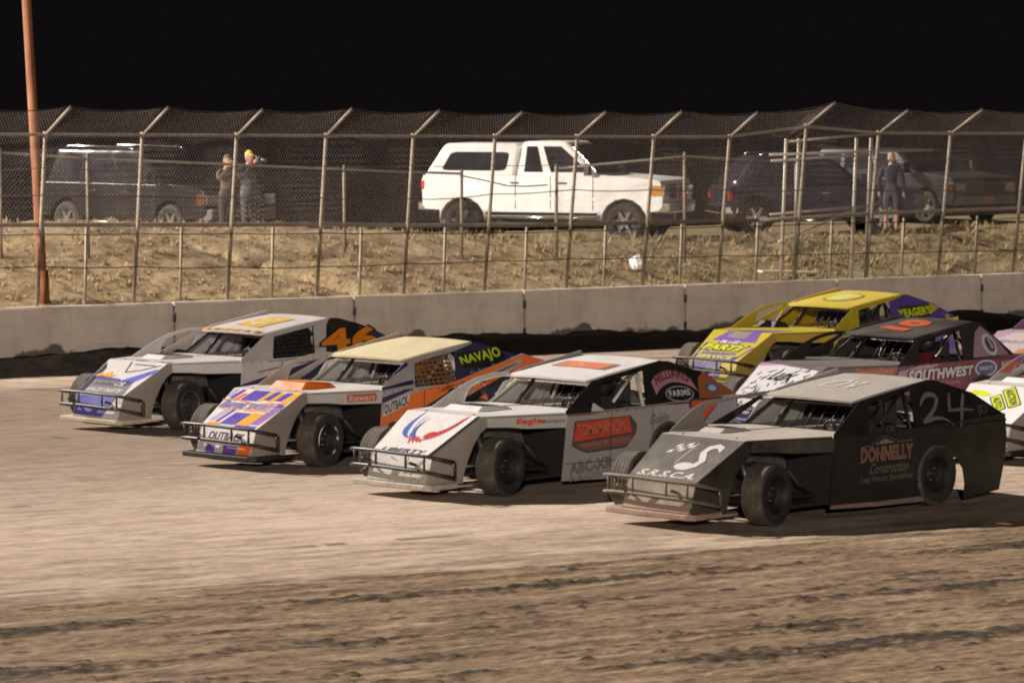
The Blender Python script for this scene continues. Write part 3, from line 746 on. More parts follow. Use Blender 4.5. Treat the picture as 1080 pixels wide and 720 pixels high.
    e.box((.10, -.35, .30), (.16, .35, .78), plain('radiator', (.03, .03, .03), .5, .4))
    e.build('engine', root)
    f = MB()
    for s in (-1, 1):
        f.tube([(.80, s*.34, .30), (.2, s*.36, .24), (-1.0, s*.60, .22), (-2.4, s*.64, .22), (-3.0, s*.45, .42), (-3.8, s*.42, .38)], .030, blk, 8)
        w0 = .74 if s > 0 else .92
        f.tube([(.05, s*.30, .26), (-.0, s*w0, .30)], .018, blk, 6); f.tube([(-.22, s*.34, .26), (-.02, s*.74, .30)], .018, blk, 6)
        f.tube([(-.06, s*.32, .52), (-.01, s*.72, .44)], .016, blk, 6); f.tube([(-.02, s*.42, .74), (.0, s*.64, .34)], .030, M_STEEL(), 8)
        f.tube([(-1.0, s*.60, .24), (-.3, s*.42, .62), (.5, s*.36, .58)], .022, blk, 6)
        f.tube([(-2.4, s*.62, .24), (-2.9, s*.55, .62), (-3.8, s*.45, .60)], .022, blk, 6)
        f.tube([(-2.77, s*.55, .40), (-2.80, s*.5, .78)], .032, M_STEEL(), 8)
    f.tube([(-2.77, -.78, .345), (-2.77, .78, .345)], .045, blk, 10)
    f.box((-3.55, -.35, .35), (-3.05, .35, .66), blk)
    f.build('chassis', root, True)
    # roll cage
    cg = g('cage', blk); c = MB()
    for s in (-1, 1):
        c.tube([(-1.35, s*.80, .25), (-1.42, s*.78, .88), (-1.74, s*.60, 1.17), (-2.55, s*.59, 1.30)], .022, cg, 8)
        c.tube([(-2.50, s*.76, .2), (-2.52, s*.76, .88), (-2.56, s*.60, 1.30)], .024, cg, 8)
        c.tube([(-2.56, s*.58, 1.28), (-3.4, s*.50, .62)], .020, cg, 8)
    c.tube([(-2.56, -.60, 1.30), (-2.56, .60, 1.30)], .022, cg, 8); c.tube([(-1.74, -.60, 1.17), (-1.74, .60, 1.17)], .022, cg, 8)
    c.tube([(-2.55, .58, 1.26), (-2.52, -.70, .45)], .02, cg, 8); c.tube([(-2.02, .74, .95), (-2.50, .62, 1.26)], .020, cg, 8)
    for z in (.35, .55, .75): c.tube([(-1.4, .80, z), (-2.5, .80, z)], .02, cg, 8)
    c.tube([(-1.40, -.30, .895), (-1.76, -.30, 1.21)], .026, g('mainbar', blk), 8)
    c.build('roll_cage', root, True)
    wb = MB()
    for yy in g('bars', [-.12, .06, .24, .40, .54]):
        wb.tube([(-1.50, yy, .90), (-1.78, yy, 1.22)], .006, blk, 6)
    wb.build('windscreen_bars', root, True)
    # seat, wheel
    s_ = MB(); sm = g('seat', plain('seat_shell', (.06, .06, .065), .5, .3))
    s_.hull([(-2.40, .16, .20), (-1.85, .16, .24), (-1.85, .60, .24), (-2.40, .60, .20), (-2.36, .17, .30), (-1.86, .18, .34), (-1.86, .58, .34), (-2.36, .59, .30)], sm)
    s_.hull([(-2.46, .15, .22), (-2.36, .16, .22), (-2.36, .60, .22), (-2.46, .61, .22), (-2.52, .20, 1.12), (-2.46, .21, 1.12), (-2.46, .55, 1.12), (-2.52, .56, 1.12)], sm)
    s_.hull([(-2.46, .13, .9), (-2.18, .13, .95), (-2.18, .16, .95), (-2.46, .16, .9), (-2.48, .15, 1.18), (-2.24, .16, 1.18), (-2.24, .19, 1.18), (-2.48, .18, 1.18)], sm)
    s_.hull([(-2.46, .60, .9), (-2.25, .60, .95), (-2.25, .63, .95), (-2.46, .63, .9), (-2.48, .57, 1.18), (-2.30, .57, 1.18), (-2.30, .60, 1.18), (-2.48, .60, 1.18)], sm)
    s_.build('seat', root, bevel=.012)
    w_ = MB(); cx = Vector((-1.72, .38, .84)); tilt = Matrix.Rotation(R(-62), 4, 'Y')
    w_.tube([cx + tilt @ Vector((.18*math.cos(t), .18*math.sin(t), 0)) for t in np.linspace(0, 2*math.pi, 25)], .014, blk, 7)
    for t in (0, 2.1, 4.2): w_.tube([cx, cx + tilt @ Vector((.18*math.cos(t), .18*math.sin(t), 0))], .010, blk, 6)
    w_.tube([cx, cx + Vector((.30, 0, -.10))], .015, blk, 6); w_.build('steering_wheel', root, True)
    # window net
    if g('net'):
        nm = MB(); nmat = g('net')
        for k in range(9): a = 1.62+.09*k; nm.prism(SAIL, [(a, .0), (a+.03, .0), (a+.05, .30+.016*k), (a+.02, .30+.016*k)], -.034, -.031, nmat)
        for k in range(6): b_ = .03+.06*k; nm.prism(SAIL, [(1.60, b_), (2.42, b_+.02), (2.42, b_+.05), (1.60, b_+.03)], -.029, -.026, nmat)
        nm.build('window_net', root)
    # front bumper hoop and splitter
    bmat = g('bumper', blk); bm_ = MB()
    up = [(.74, -.70, .47), (.92, -.69, .50), (.97, -.58, .515), (.985, -.2, .52), (.985, .3, .51), (.975, .60, .505), (.94, .76, .49), (.74, .86, .44)]
    bm_.tube(up, .020, bmat, 8); bm_.tube([(a, b_, c_-.18) for a, b_, c_ in up], .020, bmat, 8)
    for i in (0, 2, 3, 4, 5, 7): a, b_, c_ = up[i]; bm_.tube([(a, b_, c_), (a, b_, c_-.18)], .014, bmat, 7)
    for s in (-1, 1): bm_.tube([(1.02, s*.4, .42), (.75, s*.36, .34)], .018, bmat, 7)
    bm_.build('front_bumper', root, True)
    LIP = Fr((0, 0, .105), (1, 0, 0), (0, 1, 0)); sp = MB(); spm = g('splitter', blk)
    sp.prism(LIP, [(1.0, -.60), (1.01, .0), (.99, .60), (.93, .68), (.50, .68), (.50, -.45), (.80, -.60)], 0, .065, spm)
    sp.prism(LIP, [(.62, .675), (.40, .72), (.30, .72), (.30, .675)], .012, .04, g('fin', spm))
    sp.build('front_splitter', root, bevel=.012)
    # rear panel and bumper
    r_ = MB(); r_.box((-3.99, -.92, .42), (-3.965, .92, .872), M['door'])
    r_.build('rear_panel', root)
    r_ = MB()
    for z in (.34, .50): r_.tube([(-3.75, -.60, z), (-4.05, -.55, z), (-4.08, 0, z), (-4.05, .55, z), (-3.75, .60, z)], .02, blk, 8)
    r_.tube([(-4.07, .2, .34), (-4.07, .2, .50)], .014, blk, 6); r_.tube([(-4.07, -.2, .34), (-4.07, -.2, .50)], .014, blk, 6)
    r_.build('rear_bumper', root, True)
    # mirror-sized wedge at the front corner of the window
    if g('wedge'):
        w2 = MB(); w2.hull([(-1.42, .955, .89), (-1.62, .955, .89), (-1.62, .99, .89), (-1.42, .985, .89), (-1.44, .955, .985), (-1.46, .955, .985), (-1.46, .965, .985), (-1.44, .965, .985)], g('wedge')); w2.build('window_wedge', root)
    # wheels
    rm = g('rim', plain('black_wheel', (.03, .028, .027), .45, .5)); rg = g('ring', rm)
    stt = R(g('steer', 9))
    wheel(root, (0, .86, .335), .338, .29, False, rm, rg, stt); wheel(root, (.07, -1.05, .335), .338, .29, True, rm, rg, stt)
    wheel(root, (-2.77, .83, .345), .35, .30, False, rm, rg); wheel(root, (-2.77, -.85, .345), .35, .30, True, rm, rg)
    return root
# ------------------------------------------------------------------ liveries
WHITE = (.76, .74, .73); SILVER = (.40, .385, .38); NAVY = (.020, .017, .085); PURPLE = (.10, .05, .42); ROYAL = (.07, .075, .45)
ORANGE = (.86, .16, .006); AMBER = (.90, .38, .012); RED = (.70, .06, .02); BLACK = (.012, .012, .012); YEL = (.55, .43, .02); LIME = (.62, .74, .02); PINK = (.50, .22, .24)
def V(c, dust=.10, rough=.36): return paint(c, rough, dust, 0, 'vinyl')
def curve(p0, p1, p2, n=9):
    return [((1-t)**2*p0[0]+2*t*(1-t)*p1[0]+t*t*p2[0], (1-t)**2*p0[1]+2*t*(1-t)*p1[1]+t*t*p2[1]) for t in [i/(n-1) for i in range(n)]]
def ell(a, b, ra, rb, n=28): return [(a+ra*math.cos(2*math.pi*i/n), b+rb*math.sin(2*math.pi*i/n)) for i in range(n)]
def rrect(a0, b0, a1, b1, r=.02):
    out = []
    for cx, cy, t0 in ((a1-r, b1-r, 0), (a0+r, b1-r, 90), (a0+r, b0+r, 180), (a1-r, b0+r, 270)):
        for k in range(4): t = R(t0+30*k); out.append((cx+r*math.cos(t), cy+r*math.sin(t)))
    return out
E1, E2, E3, E4 = .0025, .005, .0075, .010

def deco_46(F, m, cfg):
    n = m['nose']
    n.decal(F['nose'], [(-.375, .0), (-.25, .0), (-.44, .66), (-.58, .80)], E1, V(NAVY))
    n.decal(F['nose'], [(-.25, .0), (.60, .0), (.46, .36), (-.34, .40)], E1, V((.20, .19, .20)))
    n.decal(F['nose'], [(-.36, .36), (.16, .36), (.14, .40), (-.38, .45)], E2, V(ROYAL))
    n.decal(F['nose'], [(.10, .30), (.40, .24), (.62, .62), (.60, .74)], E1, V((.10, .11, .60)))
    n.decal(F['nose'], [(-.46, .44), (-.40, .53), (-.30, .50), (-.22, .58), (-.16, .50), (-.06, .50), (-.12, .43), (-.30, .41)], E2, V(AMBER))
    n.text(F['nose'], 'RACE PARTS', .10, .10, .10, V(WHITE), E2, .72, .25, .02)
    n.text(F['nose'], 'Speedway', -.02, .25, .10, V((.10, .10, .11)), E2, .52, .25)
    n.text(F['nose'], 'CR', .26, .28, .10, V(WHITE), E2, .2, .3, .02)
    for pl in ([(-.10, .86), (.04, .58)], [(.04, .58), (.30, .66)], [(.02, .80), (.46, .80)], [(.30, .66), (.56, .82)]): n.ribbon(F['nose'], pl, .022, E2, V((.10, .10, .20)))
    n.decal(F['front'], [(-.36, .02), (.25, .02), (.46, .30), (-.37, .30)], E1, V((.09, .09, .48)))
    n.decal(F['front'], [(.25, .0), (.60, .0), (.62, .20), (.46, .24)], E1, V(WHITE))
    n.decal(F['hood'], [(.38, .0), (.50, .0), (.60, .10), (.60, .16)], .006, V(ROYAL))
    n.decal(F['hood'], [(-.20, .10), (-.06, .04), (.10, .10), (-.04, .16)], .006, V((.10, .10, .12)))
    s = m['door']
    s.decal(F['side'], [(.955, .40), (.975, .56), (2.75, .895), (3.5, .90), (3.5, .60), (3.0, .62), (2.6, .52), (1.9, .44), (1.3, .44)], E1, V(NAVY))
    s.ribbon(F['side'], [(1.5, .86), (2.4, .885), (2.9, .89)], .012, E1, V((.2, .1, .1)))
    s.ribbon(F['side'], [(1.3, .72), (2.0, .80), (2.8, .86)], .02, E1, V((.25, .12, .12)))
    a = m['sail']
    a.decal(F['sail'], [(2.40, .005), (2.57, .45), (2.92, .555), (2.82, .45), (2.62, .005)], E1, V((.56, .52, .51)))
    a.decal(F['sail'], [(3.42, .42), (3.62, .345), (4.0, .17), (4.0, .0), (3.62, .0)], E1, V((.05, .05, .10)))
    a.text(F['sail'], '46', 3.18, .215, .43, V(BLACK), E2, 1.22, .38, .07)
    a.text(F['sail'], '46', 3.18, .215, .375, V((.84, .24, .01)), E3, 1.12, .38, .04)
    a.ribbon(F['sail'], [(2.36, .10), (2.66, .16), (2.80, .17)], .012, E2, V((.2, .1, .1)))
    r = m['roof']
    for k in range(6): r.decal(F['roof'], [(-.62+.21*k, .005), (-.47+.21*k, .0), (-.45+.21*k, .10), (-.60+.21*k, .105)], .030, V(AMBER))
    r.decal(F['roofs'], [(-.36, -.30), (.30, -.34), (.38, .22), (-.28, .30)], .034, V((.85, .52, .10)))
    r.text(F['roofs'], '46', 0, 0, .46, V((.80, .68, .40)), .037, .5, .1, .03)

def deco_out(F, m, cfg):
    n = m['nose']; N_ = F['nose']
    W = V(WHITE); P = V(PURPLE); A = V(AMBER); O = V(ORANGE); LI = V((.42, .40, .60))
    for x0, x1, b0, b1, c in ((-.46, -.38, .64, .86, P), (-.36, -.28, .60, .78, O), (-.24, .06, .62, .87, P), (.08, .14, .62, .87, A), (.16, .26, .66, .87, P), (.26, .34, .62, .86, A), (.36, .48, .66, .87, P), (.49, .61, .56, .87, A),
                            (-.33, -.24, .12, .40, LI), (-.20, -.14, .10, .40, P), (-.08, .20, .06, .34, P), (.22, .44, .06, .36, A), (.44, .60, .10, .52, V((.28, .14, .45)))):
        n.decal(N_, [(x0-.03, b0), (x1-.03, b0), (x1+.02, b1), (x0+.02, b1)], E1, c)
    for pl, c in (([(-.57, .68), (-.48, .66), (-.50, .86), (-.58, .86)], LI), ([(-.44, .44), (-.34, .42), (-.38, .58), (-.48, .60)], P), ([(.02, .38), (.20, .38), (.22, .46), (.04, .46)], A), ([(-.30, .0), (-.10, .0), (-.12, .09), (-.32, .09)], A), ([(.20, .0), (.58, .0), (.58, .07), (.20, .06)], P), ([(.46, .52), (.60, .52), (.61, .57), (.48, .60)], P)): n.decal(N_, pl, E1, c)
    n.ribbon(N_, [(-.56, .60), (-.30, .62), (.10, .55), (.56, .62)], .03, E2, V((.65, .25, .12)))
    n.text(N_, 'EMPIRE SPORT', -.02, .49, .15, V((.75, .45, .35)), E2, .95, .1, .05); n.text(N_, 'EMPIRE SPORT', -.02, .49, .13, V((.18, .20, .55)), E3, .9, .1, .02)
    n.ribbon(N_, [(-.42, .40), (0, .42), (.5, .40)], .02, E2, V((.75, .40, .22)))
    f = F['front']
    n.decal(f, rrect(-.24, .12, .50, .325, .01), E1, W); n.text(f, 'OUTBACK', .12, .215, .105, V((.03, .02, .06)), E2, .64, .3, .03)
    n.decal(f, [(-.22, .0), (-.06, .0), (-.06, .10), (-.22, .10)], E1, P); n.decal(f, [(.10, .0), (.34, .0), (.36, .10), (.10, .10)], E1, P); n.decal(f, [(.36, .0), (.58, .0), (.61, .16), (.38, .11)], E1, O)
    n.decal(F['strip'], rrect(.55, .76, .98, .86), E1, V((.42, .08, .05))); n.text(F['strip'], 'Stewart', .765, .81, .07, V((.75, .40, .32)), E2, .38, .2, .02)
    n.decal(F['hood'], [(.05, .02), (.60, .02), (.62, .10), (.20, .34)], .006, V((.82, .50, .22)))
    s = m['door']; S = F['side']
    s.decal(S, [(.935, .12), (.965, .40), (1.9, .66), (2.45, .88), (2.3, .14), (1.2, .08)], E1, V((.50, .48, .48)))
    s.decal(S, [(.966, .41), (.985, .60), (1.45, .80), (1.95, .885), (2.40, .89), (2.0, .71)], E2, O)
    s.decal(S, [(.99, .66), (1.02, .875), (1.55, .885), (1.80, .87), (1.4, .80)], E1, V((.40, .36, .38)))
    s.decal(S, [(.992, .72), (1.6, .885), (1.45, .885), (1.0, .80)], E2, V(NAVY))
    s.decal(S, [(1.00, .55), (1.05, .73), (1.50, .83), (1.46, .68)], E3, V((.62, .60, .60))); s.text(S, 'OUTBACK', 1.25, .695, .12, V((.03, .02, .05)), E4, .44, .2, .03, R(14))
    s.text(S, 'DENSTRUFEL', 1.77, .56, .17, V((.02, .02, .03)), E4, 1.35, .15, .05, R(15.5))
    s.ribbon(S, [(.97, .38), (1.6, .56), (2.1, .74), (2.5, .90)], .035, E3, V((.03, .02, .05)))
    # rising quarter with navy field, orange spears and number
    s.decal(S, [(2.30, .06), (2.50, .06), (2.56, .30), (2.65, .50), (2.9, .62), (3.15, .55), (3.30, .3), (3.3, .06), (3.88, .1), (3.96, .38), (4.02, .68), (3.95, .92), (3.2, .93), (2.55, .72)], E1, V(NAVY))
    s.text(S, '9', 3.52, .80, .36, W, E2, .36, .1, .09); s.text(S, '9', 3.52, .80, .31, O, E3, .30, .1, .04); s.decal(S, ell(2.84, .66, .10, .09), E2, O)
    s.decal(S, [(3.76, .70), (3.98, .74), (4.02, .96), (3.80, .96)], E2, O); s.decal(S, [(3.92, .86), (4.02, .88), (4.03, 1.0), (3.95, .99)], E3, V(LIME))
    for k in range(14): x, y = 2.6+.9*rnd.random(), .62+.28*rnd.random(); s.decal(S, ell(x, y, .018, .014, 8), E3, V((.6, .6, .7)))
    s.decal(S, [(2.0, .80), (2.46, .86), (3.62, 1.16), (3.61, 1.205), (2.45, .945), (2.2, .90)], E2, O)
    s.decal(S, [(2.05, .72), (2.6, .82), (3.55, 1.05), (3.66, 1.205), (4.03, 1.095), (4.02, 1.03), (3.3, .92), (2.5, .74)], E2, O)
    s.ribbon(S, [(2.2, .80), (2.7, .89), (3.5, 1.09)], [.05, .035, .012], E3, V(NAVY))
    s.ribbon(S, [(2.3, .845), (2.9, .97)], .016, E4, V((.6, .6, .65)))
    a = m['sail']
    a.decal(F['sail'], rrect(2.56, .20, 3.42, .43, .02), E1, V(BLACK))
    a.text(F['sail'], 'NAVAJO', 2.98, .335, .165, V(LIME), E2, .80, .1, .03, R(6), 0, .25)
    a.text(F['sail'], 'The Better Choice', 3.02, .17, .06, V((.45, .45, .55)), E2, .72, .2, .0, R(10)); a.text(F['sail'], 'for You', 3.16, .09, .05, V((.45, .45, .55)), E2, .4, .2, 0, R(10))
    g = m['apanel']; g.decal(F['sail'], [(1.14, .10), (1.22, .15), (1.63, .31), (1.60, .355), (1.30, .19)], E1, V(NAVY)); g.decal(F['sail'], [(1.0, -.01), (1.02, .02), (1.60, .10), (1.60, .04)], E1, V(NAVY))

def deco_lib(F, m, cfg):
    n = m['nose']; N0 = F['nose']; B = V((.06, .12, .48)); Rd = V((.60, .05, .06)); N_ = Fr(N0.P(.12, .10), N0.ex, N0.ey); q_ = .80; cv = curve; curve_ = lambda *p: [(a*q_, b) for a, b in cv(*p)]
    # eagle: blue wing on the left, red-striped wing on the right, head between
    n.ribbon(N_, curve_((-.24, .22), (-.62, .36), (-.52, .78)), [.02, .06, .085, .095, .085, .07, .05, .03, .01], E1, B)
    n.ribbon(N_, curve_((-.18, .22), (-.50, .36), (-.40, .74)), [.02, .05, .055, .05, .045, .035, .025, .015, .006], E2, V((.70, .72, .80)))
    n.ribbon(N_, curve_((-.12, .22), (-.40, .34), (-.30, .68)), [.02, .045, .05, .05, .04, .03, .02, .012, .005], E3, B)
    for k in range(4): n.ribbon(N_, curve_((-.33+.085*k, .32-.02*k), (-.20+.07*k, .26-.03*k), (-.12+.07*k, .10+.02*k)), [.008, .02, .032, .038, .038, .036, .03, .018, .006], E2, Rd)
    for k in range(3): n.ribbon(N_, curve_((.02+.03*k, .20+.06*k), (.36, .26+.09*k), (.42-.03*k, .84-.06*k)), [.02, .036, .042, .042, .038, .034, .026, .018, .006], E2, Rd)
    n.decal(N_, [(a*q_, b*q_) for a, b in [(.0, .33), (.02, .44), (.08, .49), (.16, .48), (.21, .42), (.15, .43), (.13, .36), (.06, .30)]], E2, Rd); N_ = N0
    n.text(N_, 'LIBERTY', .10, .055, .08, V((.05, .05, .13)), E2, .70, .25, .02)
    n.decal(N_, [(.545, .0), (.62, .0), (.62, .885), (.56, .885)], E2, paint(BLACK, .35, .0)); 
    n.decal(F['front'], [(-.30, .10), (.22, .10), (.24, .30), (-.28, .31)], E1, V((.58, .56, .54)))
    for pl in ([(-.52, .07), (-.3, .22), (-.35, .30)], [(.3, .1), (.5, .28)], [(-.05, .28), (.06, .24)]): n.ribbon(F['front'], pl, .02, E2, V((.25, .24, .23)))
    n.text(F['strip'], 'Eagle', .56, .815, .085, V(RED), E1, .34, .1, .05); n.text(F['strip'], 'Motorsports', .88, .805, .06, V((.08, .08, .08)), E1, .30, .1, .02)
    s = m['door']; S = F['side']
    pl = [(1.09, .50), (1.14, .79), (2.10, .80), (2.22, .68), (2.20, .58), (2.02, .42), (1.35, .40), (1.22, .44)]
    s.decal(S, pl, E1, V((.06, .05, .05))); s.decal(S, [(1.12, .55), (1.165, .775), (2.07, .785), (2.12, .60)], E2, V(RED))
    s.decal(S, [(1.14, .52), (2.12, .57), (2.14, .52), (2.0, .45), (1.38, .43), (1.24, .46)], E2, V((.24, .08, .07)))
    s.text(S, 'TOM&MANION', 1.60, .68, .15, V((.16, .03, .02)), E3, .86, 0, .05, R(1)); s.text(S, 'TOM&MANION', 1.595, .685, .135, V((.78, .22, .12)), E4, .84, 0, .0, R(1))
    s.text(S, 'Muffler & Racing', 1.66, .505, .075, V((.42, .16, .14)), E3, .80, .2, .02, R(1.5))
    s.text(S, 'ABC-XR', 1.42, .25, .15, V((.17, .16, .16)), E1, .74, 0, .06, R(3)); s.text(S, 'RACING', 1.42, .13, .07, V((.22, .21, .21)), E1, .74, 0, .04, R(3))
    s.text(S, 'Goblin', 2.62, .73, .11, V((.05, .04, .07)), E1, .34, .35, .0, R(3))
    s.ribbon(S, [(1.03, .868), (1.5, .866)], .03, E1, V((.25, .08, .06))); s.ribbon(S, [(1.5, .875), (2.4, .882), (3.3, .92)], .016, E1, V((.28, .13, .09)))
    # number on the quarter
    s.decal(S, [(2.75, .62), (3.35, .90), (3.9, .92), (3.98, .60), (3.5, .58)], E1, V((.34, .34, .40)))
    s.text(S, '7', 3.44, .76, .34, V((.04, .04, .05)), E2, .62, .1, .10); s.text(S, '7', 3.44, .76, .28, V(RED), E3, .54, .1, .06)
    a = m['sail']; SL = F['sail']
    a.decal(SL, [(3.34, .005), (3.46, .30), (3.58, .37), (3.98, .09), (4.01, .0)], E1, V((.36, .11, .035))); a.decal(SL, ell(3.64, .15, .12, .075), E2, V((.10, .13, .30))); a.decal(SL, ell(3.64, .15, .07, .04), E3, V((.55, .58, .65)))
    bn = [(2.62+.70*t, .30+.13*math.sin(math.pi*t)**.8) for t in [i/10 for i in range(11)]] + [(3.38-.76*t, .12+.15*math.sin(math.pi*t)**.8) for t in [i/10 for i in range(11)]]
    a.decal(SL, bn, E1, V(PINK)); a.text(SL, 'HILLIARD', 2.99, .30, .13, V((.10, .03, .04)), E2, .60, 0, .03, 0, .09)
    a.decal(SL, ell(3.03, .11, .25, .105), E2, V((.50, .48, .48))); a.decal(SL, ell(3.03, .11, .235, .092), E3, V(BLACK)); a.text(SL, 'FARMS', 3.03, .12, .085, V((.62, .60, .60)), E4, .38, 0, .04)
    r = m['roof']
    r.decal(F['roofs'], rrect(-.15, -.42, .17, .36, .01), .034, V((.80, .26, .13))); r.decal(F['roofs'], rrect(-.15, -.47, .17, -.43, .01), .034, V((.12, .12, .12))); r.decal(F['roofs'], rrect(-.15, .37, .17, .41, .01), .034, V((.12, .12, .12)))
    r.text(F['roofs'], '7', .0, .02, .22, V((.88, .42, .30)), .037, .16, .1, .05)

def deco_24(F, m, cfg):
    n = m['nose']; N_ = F['nose']; W = V((.62, .60, .58), .1); GS = Fr(N_.P(.10, .17), N_.ex, N_.ey)
    n.text(N_, 'S.R.S.C.A.', .12, .12, .12, W, E1, .84, .35, .035); sq = lambda pts: [(.68*a+.02, .80*b) for a, b in pts]
    # goose: body, S-shaped neck, head
    n.decal(GS, sq(ell(.12, .16, .20, .095)), E1, W)
    n.ribbon(GS, sq([(.20, .12), (.32, .20), (.36, .32), (.28, .42), (.20, .52), (.22, .64), (.34, .70), (.46, .66), (.50, .56)]), [.09, .095, .09, .085, .085, .095, .09, .075, .02], E2, W)
    for i in range(4):
        for j in range(3):
            if (i+j) % 2 == 0: n.decal(N_, [(-.26+.065*i+.02*j, .52+.06*j+.02*i), (-.195+.065*i+.02*j, .54+.06*j+.02*i), (-.175+.065*i+.02*j, .60+.06*j+.02*i), (-.24+.065*i+.02*j, .58+.06*j+.02*i)], E1, W)
    n.ribbon(N_, [(.03, .34), (.05, .76)], .012, E1, W)
    n.decal(N_, [(-.37, .0), (.60, .0), (.60, .02), (-.38, .02)], E1, V((.10, .09, .07)))
    s = m['door']; S = F['side']; D = V((.11, .10, .095), .12)
    s.decal(S, [(1.68, .76), (1.86, .82), (2.04, .765)], E1, V((.20, .185, .165))); s.ribbon(S, [(1.46, .745), (1.66, .752)], .012, E1, D); s.ribbon(S, [(2.06, .765), (2.34, .775)], .012, E1, D); s.ribbon(S, [(1.64, .77), (1.86, .85), (2.08, .78)], .008, E1, D)
    s.text(S, 'DONNELLY', 1.90, .655, .17, V((.26, .19, .15)), E1, .90, 0, .055); s.text(S, 'DONNELLY', 1.90, .655, .150, V((.17, .045, .032)), E2, .88, 0, .012)
    s.text(S, 'Construction', 1.94, .495, .12, D, E1, .66, .25, .015); s.text(S, 'Log House Specialists', 1.90, .375, .09, D, E1, .88, .1, .012)
    s.decal(S, [(.935, .105), (.95, .145), (1.7, .125), (2.53, .125), (2.54, .065), (1.7, .075)], E1, V((.16, .04, .028), .4))
    a = m['sail']; SL = F['sail']; G = V((.17, .155, .14), .1)
    a.ribbon(SL, curve((2.62, .26), (2.82, .48), (2.98, .33))[:8] + curve((2.95, .33), (2.88, .20), (2.58, .06)), [.02, .03, .045, .055, .06, .06, .06, .055, .055, .05, .045, .045, .045, .045, .05, .055, .05][:17], E1, G)
    a.ribbon(SL, curve((2.56, .05), (2.95, .16), (3.06, -.02)), [.03, .05, .05, .045, .04, .03, .025, .02, .01], E2, G)
    a.ribbon(SL, [(3.20, .38), (3.12, .24), (3.10, .17)], [.03, .045, .04], E1, G); a.ribbon(SL, [(3.06, .17), (3.30, .17), (3.52, .15)], [.03, .04, .012], E1, G)
    a.ribbon(SL, [(3.44, .36), (3.34, .22), (3.24, .06), (3.16, -.06)], [.04, .05, .04, .01], E2, G)
    a.text(SL, 'JD', 3.66, .13, .13, V((.13, .12, .11)), E1, .18, .2, -.01)
    r = m['roof']; RS = F['roofs']; Q = V((.82, .80, .77), .0)
    r.ribbon(RS, [(-.14, .26), (.10, .20), (.22, .06), (.06, .0), (-.12, .02)], [.03, .05, .05, .04, .03], .036, Q); r.ribbon(RS, [(-.14, .26), (-.18, .08)], .03, .036, Q)
    r.ribbon(RS, [(.16, -.08), (-.04, -.12), (-.08, -.22)], .035, .036, Q); r.ribbon(RS, [(.20, -.20), (-.16, -.16)], .035, .037, Q)
    n.decal(F['front'], [(-.37, .0), (.60, .0), (.61, .05), (-.37, .05)], E1, V((.35, .10, .07), .5))

def deco_yel(F, m, cfg):
    n = m['nose']; N_ = F['nose']; P = V((.14, .07, .42)); L = V(LIME, .1)
    n.decal(N_, [(-.40, .58), (.52, .58), (.40, .885), (-.28, .885)], E1, V((.20, .10, .42))); n.decal(N_, [(-.20, .70), (.22, .66), (.24, .88), (-.14, .88)], E2, V((.30, .25, .22)))
    n.text(N_, 'R-Z', .04, .545, .11, P, E2, .50, .2, .10); n.text(N_, 'R-Z', .04, .545, .085, V(WHITE), E3, .42, .2, .04)
    n.text(N_, 'PARTY', .05, .38, .20, V((.03, .02, .08)), E2, .94, .2, .13); n.text(N_, 'PARTY', .05, .38, .165, L, E3, .86, .2, .06)
    n.text(N_, 'Rentals', .06, .22, .10, P, E2, .70, .2, .06); n.text(N_, 'Rentals', .06, .22, .085, V((.40, .34, .50)), E3, .66, .2, .0)
    n.decal(N_, [(-.36, .05), (.50, .03), (.56, .14), (-.38, .15)], E1, P); n.text(N_, 'SERVICE', .06, .09, .085, L, E2, .74, .15, .05)
    n.ribbon(N_, [(-.34, .0), (-.44, .50)], .03, E1, P); n.ribbon(N_, [(.50, .0), (.60, .44)], .04, E1, P)
    n.decal(F['front'], [(-.36, .06), (.30, .06), (.30, .30), (-.36, .30)], E1, V((.16, .12, .30))); n.ribbon(F['front'], [(-.34, .20), (-.1, .14), (.26, .20)], .05, E2, V((.40, .38, .46)))
    n.decal(F['hood'], [(-.26, -.0), (.38, -.0), (.60, .60), (-.10, .30)], .006, V((.20, .10, .42)))
    r = m['roof']; r.decal(F['roofs'], ell(.0, .0, .34, .34), .034, V((.34, .27, .12))); r.decal(F['roofs'], ell(.0, .0, .29, .29), .036, V((.66, .60, .08))); r.text(F['roofs'], '88', 0, 0, .34, V((.70, .70, .30)), .038, .42, .1, .05)
    s = m['door']; a = m['sail']; SL = F['sail']
    a.decal(SL, [(2.60, .02), (2.76, .36), (3.50, .36), (3.44, .16)], E1, V((.05, .04, .02)))
    a.text(SL, "YEAGER'S", 3.06, .245, .15, L, E2, .82, .15, .05, R(3))
    a.decal(SL, [(2.62, .0), (3.0, .12), (3.44, .16), (3.62, .02), (3.6, .0)], E1, P); a.decal(SL, ell(3.06, .06, .20, .035), E2, V((.35, .30, .45)))
    a.decal(SL, [(3.52, .38), (3.70, .30), (3.40, .18), (3.3, .24)], E1, V(YEL)); a.text(SL, '8', 3.80, .11, .12, V(YEL), E2, .12, .1, .02); a.ribbon(SL, [(3.3, .02), (3.7, .05), (3.95, .03)], .025, E1, V((.5, .48, .6)))
    s.decal(F['side'], [(2.4, .1), (2.50, .06), (2.56, .30), (2.65, .50), (2.9, .62), (3.15, .55), (3.30, .3), (3.3, .06), (3.88, .1), (4.0, .5), (4.0, .9), (2.5, .88)], E1, P)

